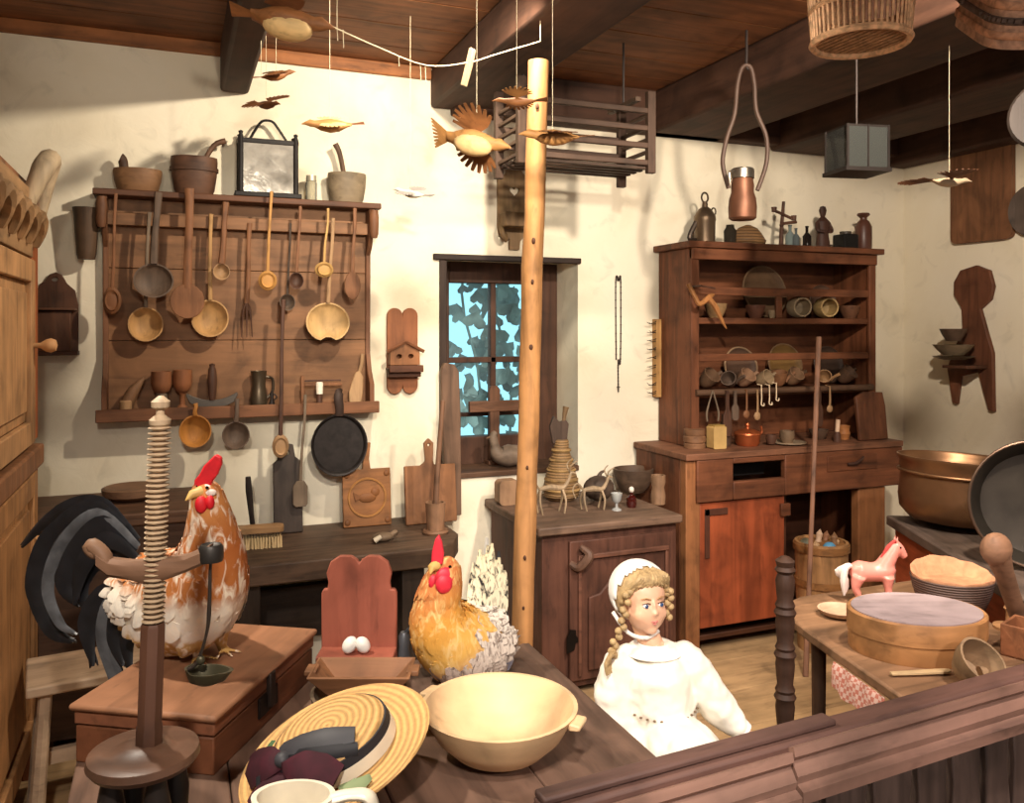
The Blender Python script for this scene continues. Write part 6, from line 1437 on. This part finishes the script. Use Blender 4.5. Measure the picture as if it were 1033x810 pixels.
# basket with lining
P = on_t(966, 616); bk_ = thing('lined_basket', 'dark basket with a tan cloth lining beside the oval box', 'basket', (P.x, P.y+.02, SZ), -21.8)
MB().shell([(.085, 0), (.095, .01), (.114, .06), (.1235, .101)], .006, SCL(1.0, .9, 1), 36).build('basket_body', rings_mat('#6f5b52', 40, 'Z', .5), bk_)
m = MB(); n_ = 40; rs_ = []
for r, z, j in ((.112, .085, 0), (.122, .102, .001), (.121, .109, .002), (.112, .106, .002), (.098, .085, .003), (.06, .070, .004), (.02, .066, .0)): rs_.append([Vector((r*math.cos(2*math.pi*i/n_), r*.9*math.sin(2*math.pi*i/n_), z+j*math.sin(i*1.9)+j*math.sin(i*.8)+(.028*max(0, math.sin(2*math.pi*i/n_)) if z > .1 else 0))) for i in range(n_)])
m.rings(rs_); m.build('lining', plain('#bd8a66', .85, 0, .2, 40, .5), bk_, smooth=70)
# candlestick
P = on_t(1013, 632); cs = thing('wooden_candlestick', 'small turned wooden candlestick with a cream candle end', 'candlestick', (P.x, P.y-.02, SZ))
MB().lathe([(0, 0), (.045, 0), (.046, .008), (.02, .014), (.013, .02), (.012, .05), (.018, .06), (.013, .07), (.016, .09), (.018, .10), (0, .10)], I4, 22).build('stick', wood('#b08258', 'z', .25), cs)
MB().tube([(0, 0, .098), (.002, 0, .13), (-.002, 0, .165)], [.0105, .010, .009], 10).build('candle', plain('#e4d3ae', .5), cs)
# wooden trough box at the right edge
P = on_t(1022, 668); wb_ = thing('open_box', 'red brown open wooden box at the right edge of the table', 'box', (P.x+.085, P.y+.01, SZ), 20)
OBM = wood('#94603f', 'x', .3)
m = MB(); m.bb(-.055, .055, -.06, .06, 0, .008)
for a in ((-.055, -.047, -.06, .06), (.047, .055, -.06, .06), (-.047, .047, -.06, -.052), (-.047, .047, .052, .06)): m.bb(*a, .0, .085)
m.build('box_body', OBM, wb_, bev=.002)
# scoop
P = on_t(982, 690); sc_ = thing('grain_scoop', 'big hollow wooden grain scoop lying at the front of the small table', 'scoop', (P.x-.005, P.y-.012, SZ+.050), 160)
M = RX_(-42) @ RY_(-14); SCM = wood('#a08464', 'x', .25)
MB().shell([(.02, -.05), (.042, -.035), (.056, .0), (.06, .03)], .006, M, 30).build('scoop_bowl', SCM, sc_)
MB().stube([M @ Vector(p) for p in ((-.03, 0, -.03), (-.075, 0, -.02), (-.13, 0, -.0))], [.016, .012, .014], 10).build('handle', SCM, sc_)
P = on_t(938, 689); solo('butter_knife', MB().prism([(-.085, -.006), (-.03, -.010), (.06, -.012), (.075, -.006), (.075, .006), (.06, .010), (-.02, .008), (-.085, .006)], .006, RX_(-90)), wood('#cdb083', 'x', .15), 'pale flat wooden butter knife lying before the oval box', 'knife', (P.x+.02, P.y+.04, SZ+.006), -15, bev=.001)
P = on_t(842, 622); t = thing('wooden_dish', 'pale shallow wooden dish under the pink horse edge', 'dish', (P.x+.02, P.y, SZ)); MB().shell([(.03, 0), (.055, .008), (.065, .022)], .006, I4, 26).build('dish_body', wood('#c8a88a', 'x', .2), t)
# ladle leaning on bench
P = at_d(1005, 554, 2.3); t = thing('wooden_mallet', 'thick wooden spoon with a round head leaning behind the candlestick', 'spoon', (P.x, P.y, P.z))
e_ = Vector((on_t(1034, 642).x-P.x-.0, on_t(1034, 642).y-P.y, SZ-P.z))
m = MB(); m.ell((0, 0, 0), (.045, .036, .045)); m.build('head', wood('#8f6a50', 'x', .25), t)
MB().tube([e_*.05, e_*.25, e_*.6, e_], [.034, .026, .024, .022], 10).build('handle', wood('#8f6a50', 'x', .25), t)
# pink cloth
def checker():
    m, nt, n, l, b = newmat('gingham'); c_ = n.new('ShaderNodeTexChecker'); c_.inputs['Scale'].default_value = 90; c_.inputs[1].default_value = (*hexc('#cf7f6a'), 1); c_.inputs[2].default_value = (*hexc('#e9c3b2'), 1)
    l.new(mapping(nt, (1, 1, 1)), c_.inputs[0]); l.new(c_.outputs[0], b.inputs['Base Color']); b.inputs['Roughness'].default_value = .85; return m
p0, p1 = Vector((1.665, 1.80, 0)), Vector((1.618, 1.58, 0)); t_ = p1-p0; nrm_ = Vector((t_.y, -t_.x, 0)).normalized()
if nrm_.x > 0: nrm_ = -nrm_
m = MB(); rs_ = []
for i in range(13):
    u = i/12; b0 = p0.lerp(p1, u)+nrm_*.004; wv = .006*math.sin(i*1.5); dp = .05+.02*math.sin(u*3+.5)
    rs_.append([b0+Vector((0, 0, SZ-.028)), b0+nrm_*(.006+wv)+Vector((0, 0, SZ-.045)), b0+nrm_*(.006-wv)+Vector((0, 0, SZ-.035-dp)), b0+nrm_*(.002-wv)+Vector((0, 0, SZ-.035-dp)), b0+nrm_*(.002+wv)+Vector((0, 0, SZ-.045)), b0-nrm_*.004+Vector((0, 0, SZ-.030))])
m.rings(rs_); solo('checked_cloth', m, checker(), 'pink checked cloth hanging below the left edge of the small table', 'cloth', (0, 0, 0), smooth=60)
# turned post
P = at_d(792, 700, 2.3); zp = at_d(793, 560, 2.3).z; t = thing('turned_post', 'dark turned wooden spindle stand between the doll and the small table', 'stand', (P.x, P.y, 0))
prof = [(0, 0), (.03, .0)]; z = .02
while z < zp-.06:
    prof += [(.024, z), (.03, z+.012), (.024, z+.024), (.027, z+.032), (.021, z+.045), (.024, z+.075), (.026, z+.10)]; z += .115
prof += [(.02, zp-.05), (.028, zp-.04), (.022, zp-.03), (.026, zp-.015), (.012, zp-.004), (0, zp)]
MB().lathe(prof, I4, 20).build('spindle', wood('#3f2a1e', 'z', .35), t)
for k_ in range(3): MB().stube([Vector((0, 0, .10)), Vector((.09*math.cos(k_*2.094), .09*math.sin(k_*2.094), .06)), Vector((.15*math.cos(k_*2.094), .15*math.sin(k_*2.094), .012))], [.018, .016, .012], 8).build('foot', wood('#4f3728', 'x', .35), t)

# ================================================================ copper on the bench
def on_b(px, py): return at_z(px, py, .70)
P = Vector((2.93, 2.49, .712)); cp = thing('copper_cauldron', 'large dark copper cauldron on the bench against the right wall', 'cauldron', P)
COPD = plain('#8a684a', .38, .8, .25, 6, .05)
MB().shell([(.12, 0), (.18, .012), (.215, .05), (.222, .10), (.216, .19), (.222, .24), (.232, .252), (.232, .262)], .006, RY_(3), 56).build('cauldron_body', COPD, cp)
m = MB(); m.tube([RY_(3) @ Vector((.224*math.cos(a*.1122), .224*math.sin(a*.1122), .20)) for a in range(56)], .006, 8, closed=True); m.build('rim_band', COPD, cp)
P = at_d(1048, 509, 2.78); sk = thing('copper_skillet', 'big black pan with copper rim standing on edge before the cauldron', 'pan', (P.x, P.y, P.z))
M = Matrix.Rotation(-ALPHA, 4, 'Z') @ RZ_(-22) @ RX_(82)
rr_ = P.z-.705
MB().shell([(rr_*.72, -.05), (rr_*.82, -.04), (rr_*.97, .015), (rr_, .02)], .006, M, 48).build('pan_body', plain('#3b362f', .45, .6, .25, 10), sk)
m = MB(); m.tube([M @ Vector((rr_*.985*math.cos(a*.1309), rr_*.985*math.sin(a*.1309), .02)) for a in range(48)], .005, 8, closed=True); m.build('rim', plain('#5d4a3c', .4, .7), sk)
MB().stube([M @ Vector(p) for p in ((rr_*.9, 0, .01), (rr_*1.3, 0, .02), (rr_*1.9, 0, .03))], [.014, .012, .014], 8).build('handle', plain('#3b362f', .45, .6), sk)
